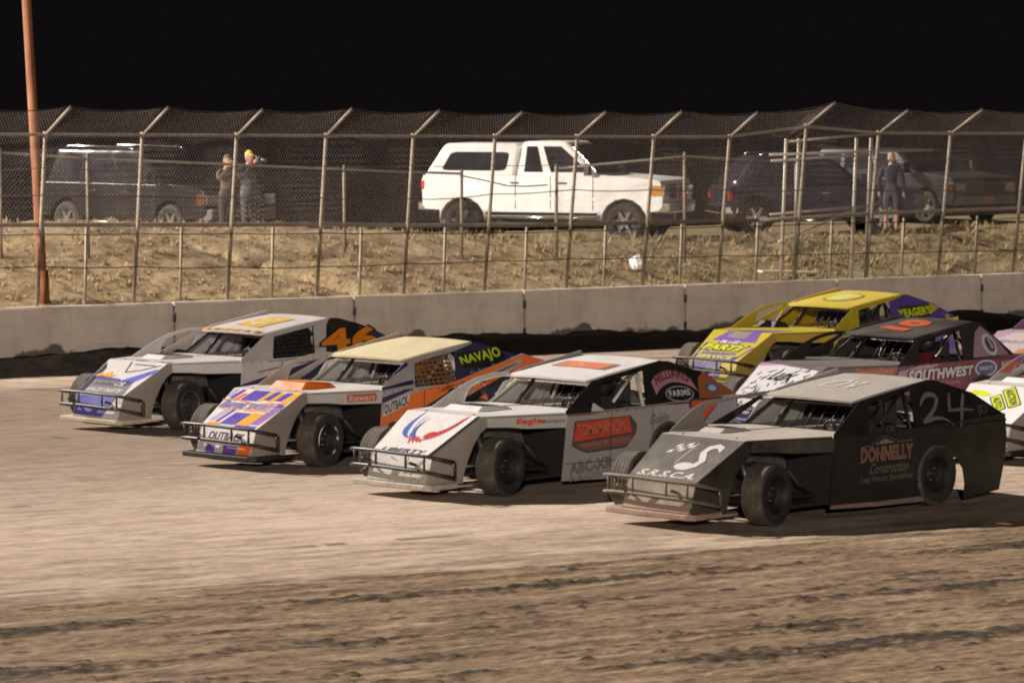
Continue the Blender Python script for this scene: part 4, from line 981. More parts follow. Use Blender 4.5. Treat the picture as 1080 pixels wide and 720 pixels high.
def deco_sw(F, m, cfg):
    n = m['nose']; N_ = F['nose']; K = V((.02, .02, .03)); W = V((.66, .64, .68))
    n.decal(N_, [(-.36, .0), (.59, .0), (.57, .78), (-.20, .86), (-.58, .80)], E1, W); n.decal(N_, [(-.60, .80), (-.20, .86), (.0, .885), (-.60, .885)], E1, V((.48, .22, .46)))
    r2 = random.Random(11)
    for k in range(46):
        y = .02+.72*r2.random(); x = -.34-.2*y+(.84+.2*y)*r2.random(); t = r2.random()*1.6+.4; l = .04+.12*r2.random()
        n.ribbon(N_, curve((x, y), (x+l*math.cos(t)+.03, y+l*.5), (x+l*math.cos(t), y+l*math.sin(t)), 6), [.006, .014+.02*r2.random(), .02, .018, .012, .004], E2, K)
    n.text(N_, 'LUX', .08, .56, .20, K, E2, .42, .3, .05)
    n.decal(F['front'], [(-.36, .0), (.60, .0), (.60, .10), (-.37, .10)], E1, V((.10, .08, .35))); n.decal(F['front'], [(-.36, .12), (.58, .12), (.58, .31), (-.37, .31)], E1, W)
    for k in range(5): n.ribbon(F['front'], [(-.3+.18*k, .16), (-.20+.18*k, .27), (-.16+.18*k, .18)], .02, E2, K)
    n.ribbon(F['hood'], curve((-.42, .10), (.10, .02), (.40, .30)), [.01, .03, .04, .04, .04, .035, .03, .02, .01], .006, V((.42, .16, .34))); n.ribbon(F['hood'], curve((-.2, .22), (.20, .14), (.34, .46)), .02, .006, V((.50, .30, .42)))
    n.text(F['strip'], 'SmokinBetty', .70, .815, .11, V((.62, .14, .06)), E1, .62, .1, .05)
    s = m['door']; S = F['side']; MG = V((.20, .045, .085))
    s.decal(S, [(.97, .46), (1.02, .87), (2.45, .885), (3.9, .94), (3.98, .45), (2.6, .50)], E1, MG); s.decal(S, [(.97, .66), (1.02, .80), (1.5, .87), (1.9, .87), (1.3, .70)], E2, V((.42, .30, .34)))
    s.text(S, 'SOUTHWEST', 1.90, .735, .175, V((.05, .015, .02)), E3, 1.42, .15, .11, R(1), 0, -.2); s.text(S, 'SOUTHWEST', 1.90, .735, .155, V((.60, .57, .58)), E4, 1.36, .15, .05, R(1), 0, -.2)
    s.text(S, 'Materials & Supply', 1.86, .60, .06, V((.45, .30, .34)), E3, .9, .15)
    s.decal(S, ell(2.86, .76, .24, .115), E2, V((.50, .50, .55))); s.decal(S, ell(2.86, .76, .20, .092), E3, V((.07, .09, .22))); s.text(S, 'PARTS', 2.86, .76, .06, V((.55, .55, .6)), E4, .28, 0, .02)
    s.text(S, 'MELLO', 3.42, .80, .12, V((.10, .03, .05)), E3, .50, .1, .10, R(2)); s.text(S, 'MELLO', 3.42, .80, .10, V((.50, .40, .42)), E4, .46, .1, .02, R(2))
    a = m['sail']; a.decal(F['sail'], [(2.60, .02), (2.84, .40), (3.0, .50), (3.22, .30), (3.38, .03)], E1, V((.30, .20, .26))); a.decal(F['sail'], ell(3.04, .20, .14, .17), E2, V((.52, .50, .52))); a.decal(F['sail'], ell(3.05, .20, .09, .12), E3, V((.10, .07, .10))); a.ribbon(F['sail'], [(3.06, .30), (3.08, .14)], .04, E4, V((.45, .42, .45)))
    r = m['roof']; r.text(F['roofs'], '10', .02, .0, .58, V((.62, .12, .04)), .036, .72, .2, .07)

def deco_pink(F, m, cfg):
    n = m['nose']; N_ = F['nose']
    n.decal(N_, [(.10, .18), (.26, .14), (.44, .22), (.46, .40), (.30, .46), (.12, .40)], E1, V((.50, .20, .08))); n.ribbon(N_, [(.26, .44), (.24, .62), (.34, .72)], [.07, .05, .02], E2, V((.12, .26, .14)))
    n.text(N_, 'PUMPKIN PATCH', -.06, .60, .10, V((.30, .27, .32)), E1, .9, .1, .02); n.text(N_, 'FARM', -.2, .3, .12, V((.36, .30, .36)), E1, .4, .1, .02)
    n.decal(N_, [(-.60, .70), (-.46, .70), (-.30, .885), (-.60, .885)], E1, V((.44, .28, .42))); n.ribbon(N_, [(-.33, .1), (0, .05), (.55, .08)], .05, E1, V((.45, .30, .35)))
def deco_white(F, m, cfg):
    n = m['nose']; N_ = F['nose']; L = V(LIME, .1); K = V((.06, .05, .07))
    UP = Fr(N_.P(.04, .70), -N_.ey*.74 + N_.ex*.67, N_.ey*.67 + N_.ex*.74)           # lettering that runs slantwise down the nose
    n.decal(UP, rrect(-.02, -.19, .44, -.03, .03), E1, K); n.decal(UP, rrect(.0, -.175, .42, -.045, .03), E2, L); n.text(UP, 'AUTO', .21, -.11, .09, K, E3, .32, 0, .03)
    n.decal(UP, rrect(-.10, -.01, .46, .17, .03), E1, K); n.decal(UP, rrect(-.08, .005, .44, .155, .03), E2, L); n.text(UP, 'AUCTION', .18, .08, .10, K, E3, .46, 0, .03)
    n.decal(N_, [(-.50, .58), (-.34, .62), (-.20, .58), (-.12, .66), (-.26, .72), (-.46, .74)], E1, L)
    n.ribbon(N_, [(.48, .60), (.55, .80)], .06, E1, V((.30, .22, .45)))
    d = m['defl']; d.decal(F['defl'], [(.55, 1.0), (.95, 1.17), (1.2, 1.225), (1.2, 1.19), (.9, 1.06), (.8, .98)], .006, V((.50, .12, .06))); d.decal(F['defl'], [(.95, 1.175), (1.06, 1.205), (1.06, 1.14), (.98, 1.11)], .008, V((.10, .16, .45)))

W_ = paint(WHITE, .35, .30)
cars = {}
chrome_ring = M_CHROME()
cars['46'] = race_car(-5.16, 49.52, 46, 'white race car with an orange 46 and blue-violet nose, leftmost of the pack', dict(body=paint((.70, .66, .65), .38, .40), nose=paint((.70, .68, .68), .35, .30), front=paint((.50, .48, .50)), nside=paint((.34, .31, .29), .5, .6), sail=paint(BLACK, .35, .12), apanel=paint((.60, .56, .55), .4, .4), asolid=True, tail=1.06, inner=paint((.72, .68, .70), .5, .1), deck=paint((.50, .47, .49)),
    sailpoly=[(2.38, 0), (2.56, .46), (2.93, .565), (3.10, .565), (3.45, .46), (3.75, .33), (4.02, .16), (4.02, -.02), (2.9, -.02)], belt=[(1.02, .885), (2.45, .90), (4.0, .95)],
    net=plain('black_webbing', (.015, .015, .015), .8), splitter=paint((.74, .64, .48), .6, .3), bumper=plain('bumper_pipe', (.06, .055, .05), .5, .3), scoop=(W_, -.42, -.92, -.20, .22, .05), rim=plain('grey_wheel', (.07, .065, .06), .45, .4), ring=plain('grey_ring', (.20, .19, .18), .4, .6)), deco_46)
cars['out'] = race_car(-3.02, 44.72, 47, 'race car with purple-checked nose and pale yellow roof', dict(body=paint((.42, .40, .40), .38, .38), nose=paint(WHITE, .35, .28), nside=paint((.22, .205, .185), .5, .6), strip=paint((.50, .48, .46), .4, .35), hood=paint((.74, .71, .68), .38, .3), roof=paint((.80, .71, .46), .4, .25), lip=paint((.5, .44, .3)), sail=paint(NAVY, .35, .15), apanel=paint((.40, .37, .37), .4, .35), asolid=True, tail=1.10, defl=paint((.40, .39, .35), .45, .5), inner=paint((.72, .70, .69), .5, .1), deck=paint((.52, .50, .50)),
    belt=[(1.02, .885), (2.20, .90), (2.45, .95), (3.61, 1.215), (4.05, 1.10)], sailpoly=[(2.36, 0), (2.55, .46), (2.93, .565), (3.06, .55), (3.66, .33), (3.9, .22), (3.7, .0), (2.9, -.02)], net=plain('brown_webbing', (.20, .095, .035), .8), cage=paint((.55, .52, .48), .4, .2), mainbar=M_BLACK(),
    scoop=(paint(ORANGE, .4, .2), -.34, -.82, -.02, .30, .085), scooptop=paint((.75, .30, .04), .4, .2), bumper=plain('bumper_pipe', (.03, .028, .028), .45, .3), rim=M_BLACK(), ring=chrome_ring), deco_out)
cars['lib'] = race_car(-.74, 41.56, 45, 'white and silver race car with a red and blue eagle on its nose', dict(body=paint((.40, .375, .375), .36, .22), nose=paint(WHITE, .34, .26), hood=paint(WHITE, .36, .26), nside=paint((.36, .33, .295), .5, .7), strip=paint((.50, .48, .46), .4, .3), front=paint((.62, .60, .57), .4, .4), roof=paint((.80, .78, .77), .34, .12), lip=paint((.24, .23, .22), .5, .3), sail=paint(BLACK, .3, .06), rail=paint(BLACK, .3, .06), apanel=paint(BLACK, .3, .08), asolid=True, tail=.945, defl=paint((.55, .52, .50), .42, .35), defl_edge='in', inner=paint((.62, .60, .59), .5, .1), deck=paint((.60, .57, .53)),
    cage=paint((.70, .66, .58), .4, .15), mainbar=M_BLACK(), wedge=paint((.62, .60, .60)), scoop=(W_, -.40, -.86, -.12, .30, .055), splitter=paint((.58, .55, .50), .5, .4), bumper=plain('bumper_pipe', (.03, .028, .028), .45, .3), rim=M_BLACK(), ring=M_BLACK()), deco_lib)
cars['24'] = race_car(2.15, 38.75, 44, 'dusty black 24 race car with a grey roof and white goose', dict(body=paint(BLACK, .34, .025), inner=paint((.55, .51, .46), .6, .3), nose=paint((.062, .058, .055), .5, .30), front=paint((.05, .045, .038), .6, 1.1), hood=paint((.50, .46, .42), .5, .6), nside=paint((.014, .013, .012), .45, .14), strip=paint((.020, .019, .016), .5, .25), roof=paint((.42, .39, .36), .48, .35), sail=paint(BLACK, .32, .06), apanel=paint(BLACK, .34, .08), asolid=True, tail=.965, defl=paint((.17, .16, .145), .55, .6), deck=paint((.26, .24, .22), .5, .4),
    defl_out=[(.08, .905), (.18, .98), (.38, 1.09), (.57, 1.185), (.80, 1.215), (1.2, 1.24), (1.66, 1.262)], defl_in=[(.74, .905), (.62, 1.0), (.62, 1.10), (.72, 1.155), (1.05, 1.19), (1.35, 1.21), (1.64, 1.215)],
    splitter=paint((.36, .11, .075), .55, .5), fin=paint((.3, .25, .2)), bumper=plain('dusty_pipe', (.13, .11, .075), .7, .1), rim=M_BLACK(), ring=M_BLACK(), scoop=(paint((.46, .43, .39), .5, .5), -.42, -.80, -.30, .18, .045)), deco_24)
cars['yel'] = race_car(3.67, 55.57, 43, 'yellow and purple race car with a yellow roof, beside the wall', dict(body=paint(YEL, .38, .22), inner=paint((.62, .44, .03), .4, .1), roof=paint((.62, .47, .06), .4, .2), sail=paint((.10, .05, .30), .36, .12), apanel=paint(YEL, .38, .15), rail=paint(YEL, .38, .15), asolid=True, tail=1.0, deck=paint((.55, .40, .05), .4, .2), nside=paint((.50, .34, .03), .4, .25), strip=paint((.56, .38, .03), .4, .2), bars=[.0, .14, .28, .42, .56], scoop=(M_BLACK(), -1.0, -1.25, -.45, .20, .10), net=None), deco_yel)
cars['sw'] = race_car(3.93, 48.85, 42, 'black race car with an orange-red roof number and maroon side, before the yellow car', dict(body=paint(BLACK, .3, .10), nose=paint((.12, .11, .12), .35, .2), hood=paint((.16, .145, .14), .4, .35), roof=paint((.05, .047, .047), .38, .28), sail=paint((.02, .018, .02), .3, .08), tail=.93, sailpoly=[(2.38, 0), (2.56, .46), (2.93, .565), (3.04, .55), (3.30, .25), (3.50, .02), (3.5, -.02), (2.9, -.02)], deck=paint((.05, .05, .05), .4, .2), bars=[.02, .16, .30, .44], cage=M_CHROME(), mainbar=M_BLACK(), defl=paint((.015, .015, .016), .3, .1), seat=plain('dark_seat', (.03, .028, .03), .5)), deco_sw)
cars['pink'] = race_car(8.10, 55.20, 45, 'pinkish grey race car with an orange blob on its nose', dict(body=paint((.45, .36, .39), .4, .3), nose=paint((.50, .43, .44), .4, .3), hood=paint((.48, .40, .42), .4, .3), defl=paint((.30, .12, .30), .4, .2), sail=paint((.3, .15, .3)), roof=paint((.5, .42, .44))), deco_pink)
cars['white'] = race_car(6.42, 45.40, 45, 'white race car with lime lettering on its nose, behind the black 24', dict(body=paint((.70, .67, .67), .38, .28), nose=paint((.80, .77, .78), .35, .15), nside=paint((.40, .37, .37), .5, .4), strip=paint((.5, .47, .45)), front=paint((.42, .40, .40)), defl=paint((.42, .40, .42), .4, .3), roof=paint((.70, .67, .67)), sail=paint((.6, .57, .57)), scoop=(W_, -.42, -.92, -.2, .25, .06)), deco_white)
# ------------------------------------------------------------------ vehicles parked on top of the bank
def patch(mb, q, poly, off, mat):
    """polygon in the 0..1 square of a four-cornered face (p00, p10, p11, p01), lifted off it"""
    p00, p10, p11, p01 = [Vector(p) for p in q]; n = (p10-p00).cross(p01-p00).normalized()
    pts = [p00*(1-u)*(1-v) + p10*u*(1-v) + p11*u*v + p01*(1-u)*v for u, v in poly]
    ar = sum(poly[i][0]*poly[(i+1) % len(poly)][1] - poly[(i+1) % len(poly)][0]*poly[i][1] for i in range(len(poly)))
    if ar < 0: pts = pts[::-1]
    k = len(pts)
    mb.add([p + n*off for p in pts] + [p - n*.004 for p in pts], [tuple(range(k)), *[(k+i, k+(i+1) % k, (i+1) % k, i) for i in range(k)]], mat)
def arch(cx, cz, r, n=9): return [(cx + r*math.cos(math.pi - math.pi*i/(n-1)), cz + r*math.sin(math.pi*i/(n-1))) for i in range(n)]
def road_wheel(parent, loc, r, wd, mirror, alloy):
    h = wd/2; mb = MB()
    mb.lathe([(h-.03, r*.62), (h-.004, r*.70), (h, r*.84), (h-.02, r*.95), (h-.05, r), (-h+.05, r), (-h+.02, r*.95), (-h, r*.84), (-h+.03, r*.62)], plain('road_tyre', (.030, .027, .024), .85, 0, 9, .4), 36)
    o = mb.build('wheel', parent, auto=40); o.location = loc; o.rotation_euler = (0, 0, math.pi if mirror else 0)
    rb = MB(); rb.lathe([(h-.03, r*.625), (h-.02, r*.60), (h-.06, r*.56), (h-.12, r*.54)], alloy, 36); rb.lathe([(h-.10, r*.55), (h-.105, .0005)], M_BLACK(), 24)
    for k in range(6):
        t = 2*math.pi*k/6; c_, s_ = math.cos(t), math.sin(t)
        rot = Matrix.Rotation(-t, 4, 'Y'); hw = r*.10
        rb.hull([rot @ Vector(p) for p in ((.03, h-.09, -hw*1.2), (r*.58, h-.07, -hw*.8), (r*.58, h-.07, hw*.8), (.03, h-.09, hw*1.2), (.03, h-.03, -hw), (r*.58, h-.025, -hw*.7), (r*.58, h-.025, hw*.7), (.03, h-.03, hw))], alloy)
    rb.lathe([(h-.09, r*.16), (h-.025, r*.15), (h-.015, .0005)], alloy, 16); rb.build('rim', o, auto=30)

def vehicle(x, y, th, label, cat, name, col, spec, group=None, rough=.22, accent=None):
    """heading: th degrees, 0 = to the right of the picture (+X), positive = towards +Y"""
    root = empty(name, (x, y, ground_z(x, y)-.02), R(th), label, cat, group)
    body = paint(col, rough, spec.get('dust', .12), 0, 'car'); gl = glass('tinted_glass'); ch = M_CHROME(); bk = plain('black_trim', (.02, .02, .02), .5)
    wb = spec['wb']; r = spec['r']; W = spec['W']/2; xf, xr = spec['xf'], spec['xr']; zb = spec['belt']; sill = spec['sill']
    fa, ra = wb/2, -wb/2
    fr = Fr((0, W, 0), (-1, 0, 0), (0, 0, 1))
    side = [(xr+.02, sill+.10), (xr+.08, sill+.02), (ra-r*1.26, sill)] + arch(ra, r*.95, r*1.24)[0:] + [(ra+r*1.26, sill-.03), (fa-r*1.26, sill-.03)] + arch(fa, r*.95, r*1.24) + [(fa+r*1.26, sill), (xf-.10, sill+.02), (xf-.01, sill+.12), (xf, zb-.28), (xf-.07, zb-.09), (xf-.22, zb-.05), (spec['cowl'], zb+.03), (spec['cowl']-.12, zb), (xr+.04, zb), (xr, zb-.1)]
    m = MB(); m.prism(fr, [(-a, b) for a, b in side], -2*W, 0, body); b_ = m.build('body', root, bevel=spec.get('round', .07)); b_.modifiers['bevel'].segments = 4; b_.data.polygons.foreach_set('use_smooth', [True]*len(b_.data.polygons)); b_.data.set_sharp_from_angle(angle=R(60))
    m = MB()
    for s in (-1, 1):
        for cx in (fa, ra): m.box((cx-r*1.2, s*(W-.30)-.02 if s > 0 else -(W-.30)-.02, .25), (cx+r*1.2, (s*(W-.30))+.02, r*2.0), bk)
    m.box((xr+.3, -W+.3, .32), (xf-.3, W-.3, sill+.05), bk); m.build('underbody', root)
    # greenhouse(s)
    for gi, gh in enumerate(spec['cabs']):
        b0, b1, t0, t1, zt, wb_, wt = gh['b0'], gh['b1'], gh['t0'], gh['t1'], gh['zt'], gh.get('wb', W-.05), gh.get('wt', W-.24)
        z0 = zb-.03
        c = [Vector(p) for p in ((b0, -wb_, z0), (b1, -wb_, z0), (b1, wb_, z0), (b0, wb_, z0), (t0, -wt, zt), (t1, -wt, zt), (t1, wt, zt), (t0, wt, zt))]
        m = MB(); m.hull(c, body)
        cab = m.build(gh.get('name', 'cab'), root, bevel=gh.get('round', .09)); cab.modifiers['bevel'].segments = 4; cab.data.polygons.foreach_set('use_smooth', [True]*len(cab.data.polygons)); cab.data.set_sharp_from_angle(angle=R(80))
        R_, L_ = (c[0], c[1], c[5], c[4]), (c[2], c[3], c[7], c[6])
        for poly in gh.get('side', []):
            g_ = MB(); patch(g_, R_, poly, .006, gl); g_.build('side_window', root); g_ = MB(); patch(g_, L_, [(1-u, v) for u, v in poly], .006, gl); g_.build('side_window', root)
        if gh.get('front'): g_ = MB(); patch(g_, (c[1], c[2], c[6], c[5]), rrect(.05, .10, .95, .90, .06), .006, gl); g_.build('windscreen', root)
        if gh.get('rear'): g_ = MB(); patch(g_, (c[3], c[0], c[4], c[7]), rrect(.08, .18, .92, .86, .06), .006, gl); g_.build('rear_window', root)
        if gh.get('rack'):
            g_ = MB()
            for s in (-1, 1): g_.tube([(t0+.15, s*(wt-.06), zt-.01), (t0+.25, s*(wt-.06), zt+.05), (t1-.45, s*(wt-.06), zt+.05), (t1-.30, s*(wt-.06), zt-.01)], .018, ch, 8)
            g_.build('roof_rail', root, True)
    # face: grille, lamps, bumper
    zg = zb-.33
    m = MB(); m.box((xf-.05, -W*.62, zg-.14), (xf+.018, W*.62, zg+.16), bk)
    gc = spec.get('grillecol') or ch
    for k in range(4): m.box((xf+.01, -W*.62, zg-.12+.075*k), (xf+.030, W*.62, zg-.095+.075*k), gc)
    m.box((xf, -.10, zg-.15), (xf+.034, .10, zg+.17), gc); m.build('grille', root)
    lens = plain('lamp_lens', spec.get('lens', (.75, .74, .70)), .12, .6, 10, .1, 0); amb = plain('amber_lens', spec.get('amber', (.55, .24, .04)), .2, 0, 10, .1, 0); red = plain('red_lens', (.55, .02, .015), .2, 0, 10, .1, 0)
    for s in (-1, 1):
        m = MB(); ya, yb = sorted((s*W*.64, s*(W-.03))); m.box((xf-.12, ya, zg-.08), (xf+.022, yb, zg+.15), lens); ya, yb = sorted((s*(W-.10), s*(W+.012))); m.box((xf-.26, ya, zg-.08), (xf-.02, yb, zg+.15), amb); m.build('headlight', root, bevel=.02)
        m = MB(); ya, yb = sorted((s*(W-.14), s*(W+.010))); m.box((xr-.015, ya, zb-.30), (xr+.07, yb, zb-.12), red); m.build('tail_light', root, bevel=.015)
        m = MB(); cw = spec['cowl']-.32; ya, yb = sorted((s*(W+.02), s*(W+.24))); m.box((cw, ya, zb+.02), (cw+.11, yb, zb+.26), bk if spec.get('blackmirror') else body); m.tube([(cw+.05, s*(W-.06), zb+.06), (cw+.05, s*(W+.05), zb+.08)], .025, bk, 6); m.build('wing_mirror', root, bevel=.03)
        for hx in spec['handles']:
            m = MB(); ya, yb = sorted((s*(W-.01), s*(W+.03))); m.box((hx-.09, ya, zb-.17), (hx+.09, yb, zb-.13), bk if spec.get('blackmirror') else ch); m.build('door_handle', root, bevel=.008)
        m = MB()
        for dx in spec['seams']: ya, yb = sorted((s*(W-.01), s*(W+.002))); m.box((dx-.010, ya, sill+.03), (dx+.010, yb, zb-.02), bk)
        m.box((ra+r*1.3, min(s*W, s*(W+.014)), sill+.23), (fa-r*1.3, max(s*W, s*(W+.014)), sill+.29), body); m.build('door_seam', root)
        if spec.get('steps'):
            m = MB(); m.tube([(ra+r*1.3, s*(W-.05), sill-.02), (ra+r*1.4, s*(W+.08), sill-.13), (fa-r*1.4, s*(W+.08), sill-.13), (fa-r*1.3, s*(W-.05), sill-.02)], .035, ch, 8); m.build('running_board', root, True)
    m = MB(); m.hull([(xf-.20, -W, sill-.02), (xf+.10, -W*.9, sill-.02), (xf+.10, W*.9, sill-.02), (xf-.20, W, sill-.02), (xf-.20, -W, sill+.22), (xf+.12, -W*.9, sill+.22), (xf+.12, W*.9, sill+.22), (xf-.20, W, sill+.22)], spec.get('bump') or ch); m.build('front_bumper', root, bevel=.03)
    m = MB(); m.hull([(xr-.12, -W*.94, sill), (xr+.2, -W, sill), (xr+.2, W, sill), (xr-.12, W*.94, sill), (xr-.12, -W*.94, sill+.18), (xr+.2, -W, sill+.18), (xr+.2, W, sill+.18), (xr-.12, W*.94, sill+.18)], spec.get('bump') or ch); m.build('rear_bumper', root, bevel=.03)
    m = MB(); m.box((xf+.112, -.15, sill+.03), (xf+.126, .15, sill+.18), plain('plate', (.42, .20, .10), .5)); m.build('number_plate', root)
    al = spec.get('alloy') or M_STEEL()
    for cx in (fa, ra):
        for s in (-1, 1): road_wheel(root, (cx, s*(W-.14), r), r, .27, s < 0, al)
    return root
PICK = dict(wb=3.6, r=.41, W=2.02, xf=2.66, xr=-2.72, belt=1.36, sill=.62, cowl=1.32, handles=(.45, -.62), seams=(1.12, .18, -.60), blackmirror=True, steps=True,
    cabs=[dict(b0=-.62, b1=1.26, t0=-.53, t1=.46, zt=2.08, front=True, side=[[(.10, .14), (.34, .14), (.33, .86), (.12, .86)], [(.44, .14), (.93, .14), (.80, .86), (.44, .86)]]),
          dict(name='topper', b0=-2.70, b1=-.66, t0=-2.28, t1=-.60, zt=2.03, rear=True, side=[rrect(.16, .18, .90, .74, .08)])])
SUV = dict(wb=2.95, r=.39, W=1.98, xf=2.42, xr=-2.55, amber=(.30, .10, .02), belt=1.16, sill=.48, cowl=1.22, handles=(.10, -.85), seams=(1.0, -.05, -1.0), steps=True, dust=.05,
    cabs=[dict(b0=-2.58, b1=1.18, t0=-2.30, t1=.28, zt=1.86, front=True, rear=True, rack=True, side=[[(.06, .16), (.30, .16), (.29, .84), (.10, .84)], [(.34, .16), (.64, .16), (.63, .84), (.34, .84)], [(.67, .16), (.95, .16), (.84, .84), (.67, .84)]])])
vehicle(.98, 75.6, -20, 'white extended cab pickup with a white bed topper, side window and chrome steps', 'pickup truck', 'pickup_truck', (.80, .79, .77), dict(PICK, alloy=plain('dark_alloy', (.10, .09, .08), .5, .4)), rough=.3)
sv = dict(SUV, wb=2.85, xr=-2.02, xf=2.34, belt=1.06, sill=.46, cowl=1.15, round=.13, dust=.0, amber=(.05, .05, .05), handles=(.1, -.75), seams=(.95, -.05, -.9)); sv['cabs'] = [dict(b0=-1.96, b1=1.12, t0=-1.46, t1=.18, zt=1.72, round=.17, front=True, rear=True, rack=True, side=[[(.10, .16), (.30, .16), (.30, .80), (.19, .74)], [(.34, .16), (.63, .16), (.62, .84), (.34, .82)], [(.66, .16), (.95, .16), (.82, .84), (.66, .84)]])]
sv['alloy'] = plain('bright_alloy', (.62, .61, .60), .3, .6)
vehicle(6.50, 77.7, 10, 'dark blue-grey SUV with bright alloy wheels seen from its side, right of the white pickup', 'SUV', 'parked_suv', (.030, .029, .042), sv, 'dark vehicles parked on the bank', .10)
sv2 = dict(SUV, amber=(.10, .04, .01), lens=(.22, .21, .20), dust=.01, grillecol=plain('dark_grille', (.06, .055, .05), .4, .5), alloy=plain('dim_alloy', (.16, .14, .12), .5, .4)); sv2['bump'] = plain('grey_bumper', (.10, .10, .10), .5)
sv3 = dict(sv2, wb=3.3, r=.42, W=2.05, xf=2.75, xr=-2.45, belt=1.24, sill=.54, cowl=1.42, handles=(.25, -.75), seams=(1.15, .05, -.95)); sv3['cabs'] = [dict(b0=-2.40, b1=1.38, t0=-2.15, t1=.52, zt=1.97, front=True, rear=True, rack=True, side=[[(.06, .16), (.30, .16), (.29, .84), (.09, .84)], [(.34, .16), (.64, .16), (.63, .84), (.34, .84)], [(.67, .16), (.95, .16), (.84, .84), (.67, .84)]])]
vehicle(-7.74, 76.5, -42, 'dark SUV with a roof rail parked beside the rusty light pole', 'SUV', 'parked_suv', (.016, .015, .015), sv3, 'dark vehicles parked on the bank', .25)
sv4 = dict(sv2, steps=False); sv4['cabs'] = [dict(SUV['cabs'][0], rack=False, zt=1.70)]
vehicle(9.35, 83.4, -52, 'dark vehicle facing the track, behind the person in the navy jacket', 'SUV', 'parked_suv', (.010, .009, .009), sv4, 'dark vehicles parked on the bank', .55)

# ------------------------------------------------------------------ people
SKIN = plain('skin', (.38, .21, .145), .55, 0, 20, .08, .05)
def skinned(J, E):
    names = list(J); me = bpy.data.meshes.new('skin_tmp')
    me.from_pydata([J[n][:3] for n in names], [(names.index(a), names.index(b)) for a, b in E], [])
    o = bpy.data.objects.new('skin_tmp', me); C.objects.link(o)
    md = o.modifiers.new('s', 'SKIN'); md.use_smooth_shade = True
    for i, n in enumerate(names):
        rr = J[n][3]; me.skin_vertices[0].data[i].radius = rr if isinstance(rr, tuple) else (rr, rr); me.skin_vertices[0].data[i].use_root = (i == 0)
    sb = o.modifiers.new('d', 'SUBSURF'); sb.levels = 2; sb.render_levels = 2
    dg = bpy.context.evaluated_depsgraph_get(); dg.update()
    ev = o.evaluated_get(dg); m2 = bpy.data.meshes.new_from_object(ev)
    vs = [tuple(v.co) for v in m2.vertices]; fs = [tuple(p.vertices) for p in m2.polygons]
    bpy.data.objects.remove(o); bpy.data.meshes.remove(me); bpy.data.meshes.remove(m2)
    return vs, fs
def segd(p, a, b):
    ab = b-a; t = max(0, min(1, (p-a).dot(ab)/max(ab.length_squared, 1e-9))); return (p-(a+ab*t)).length
def head_mesh(mb, O, s=1.0, yaw=0.0, pitch=0.0):
    bm = bmesh.new(); bmesh.ops.create_uvsphere(bm, u_segments=28, v_segments=20, radius=1)
    M = Matrix.Translation(Vector(O)) @ Matrix.Rotation(yaw, 4, 'Z') @ Matrix.Rotation(pitch, 4, 'Y')
    vs = []
    for v in bm.verts:
        x, y, z = v.co
        X, Y, Z = x*.098, y*.077, z*.120
        if z < 0: Y *= 1-.22*(-z); X *= 1-.10*(-z) if x < 0 else 1
        if x > .6 and abs(y) < .22 and -.35 < z < .12: X += .026*(1-abs(y)/.22)*(1-abs(z+.18)/.30 if abs(z+.18) < .30 else 0)    # nose
        if x > .5 and abs(abs(y)-.36) < .20 and .0 < z < .24: X -= .012                                                       # eye sockets
        if x > .6 and abs(y) < .35 and -.58 < z < -.42: X += .006                                                             # lips
        if x > .5 and z < -.72: X += .012                                                                                      # chin
        if abs(x) < .25 and abs(y) > .85 and -.35 < z < .30: Y *= 1.16                                                          # ears
        vs.append(M @ Vector((X*s, Y*s, Z*s)))
    fs = [tuple(v.index for v in f.verts) for f in bm.faces]; bm.verts.index_update(); bm.free()
    mb.add(vs, fs, SKIN)
    eye = plain('eye', (.03, .025, .02), .3, 0, 5, .1, 0); mouth = plain('lips', (.34, .13, .10), .6, 0, 5, .1, 0)
    for e in (-1, 1): mb.add([M @ (Vector((.088, e*.030, .014)) + Vector((.006*math.cos(t)*0+.004, .012*math.cos(t), .007*math.sin(t))))*s for t in np.linspace(0, 6.283, 10)[:-1]], [tuple(range(9))], eye)
    mb.add([M @ Vector(p)*1 for p in ((.099*s, -.022*s, -.062*s), (.100*s, .022*s, -.062*s), (.101*s, .016*s, -.068*s), (.101*s, -.016*s, -.068*s))], [(0, 1, 2, 3)], mouth)
    return M
def hand_mesh(mb, wrist, d, side, curl=.6):
    """palm and five bent fingers from the wrist along d"""
    d = Vector(d).normalized(); sd_ = Vector(side).normalized(); n = d.cross(sd_).normalized()
    w_ = Vector(wrist)
    mb.tube([w_, w_+d*.045, w_+d*.085], [.026, .034, .030], SKIN, 8)
    for k, (o, l) in enumerate(((-.026, .070), (-.009, .080), (.009, .075), (.026, .058))):
        b0 = w_+d*.080+sd_*o; b1 = b0+(d*math.cos(curl*.5)+n*math.sin(curl*.5))*l*.45; b2 = b1+(d*math.cos(curl*1.3)+n*math.sin(curl*1.3))*l*.32; b3 = b2+(d*math.cos(curl*2)+n*math.sin(curl*2))*l*.25
        mb.tube([b0, b1, b2, b3], [.0095, .009, .008, .006], SKIN, 6)
    t0 = w_+d*.035+sd_*.028; mb.tube([t0, t0+sd_*.028+d*.022+n*.012, t0+sd_*.034+d*.050+n*.028], [.011, .010, .007], SKIN, 6)

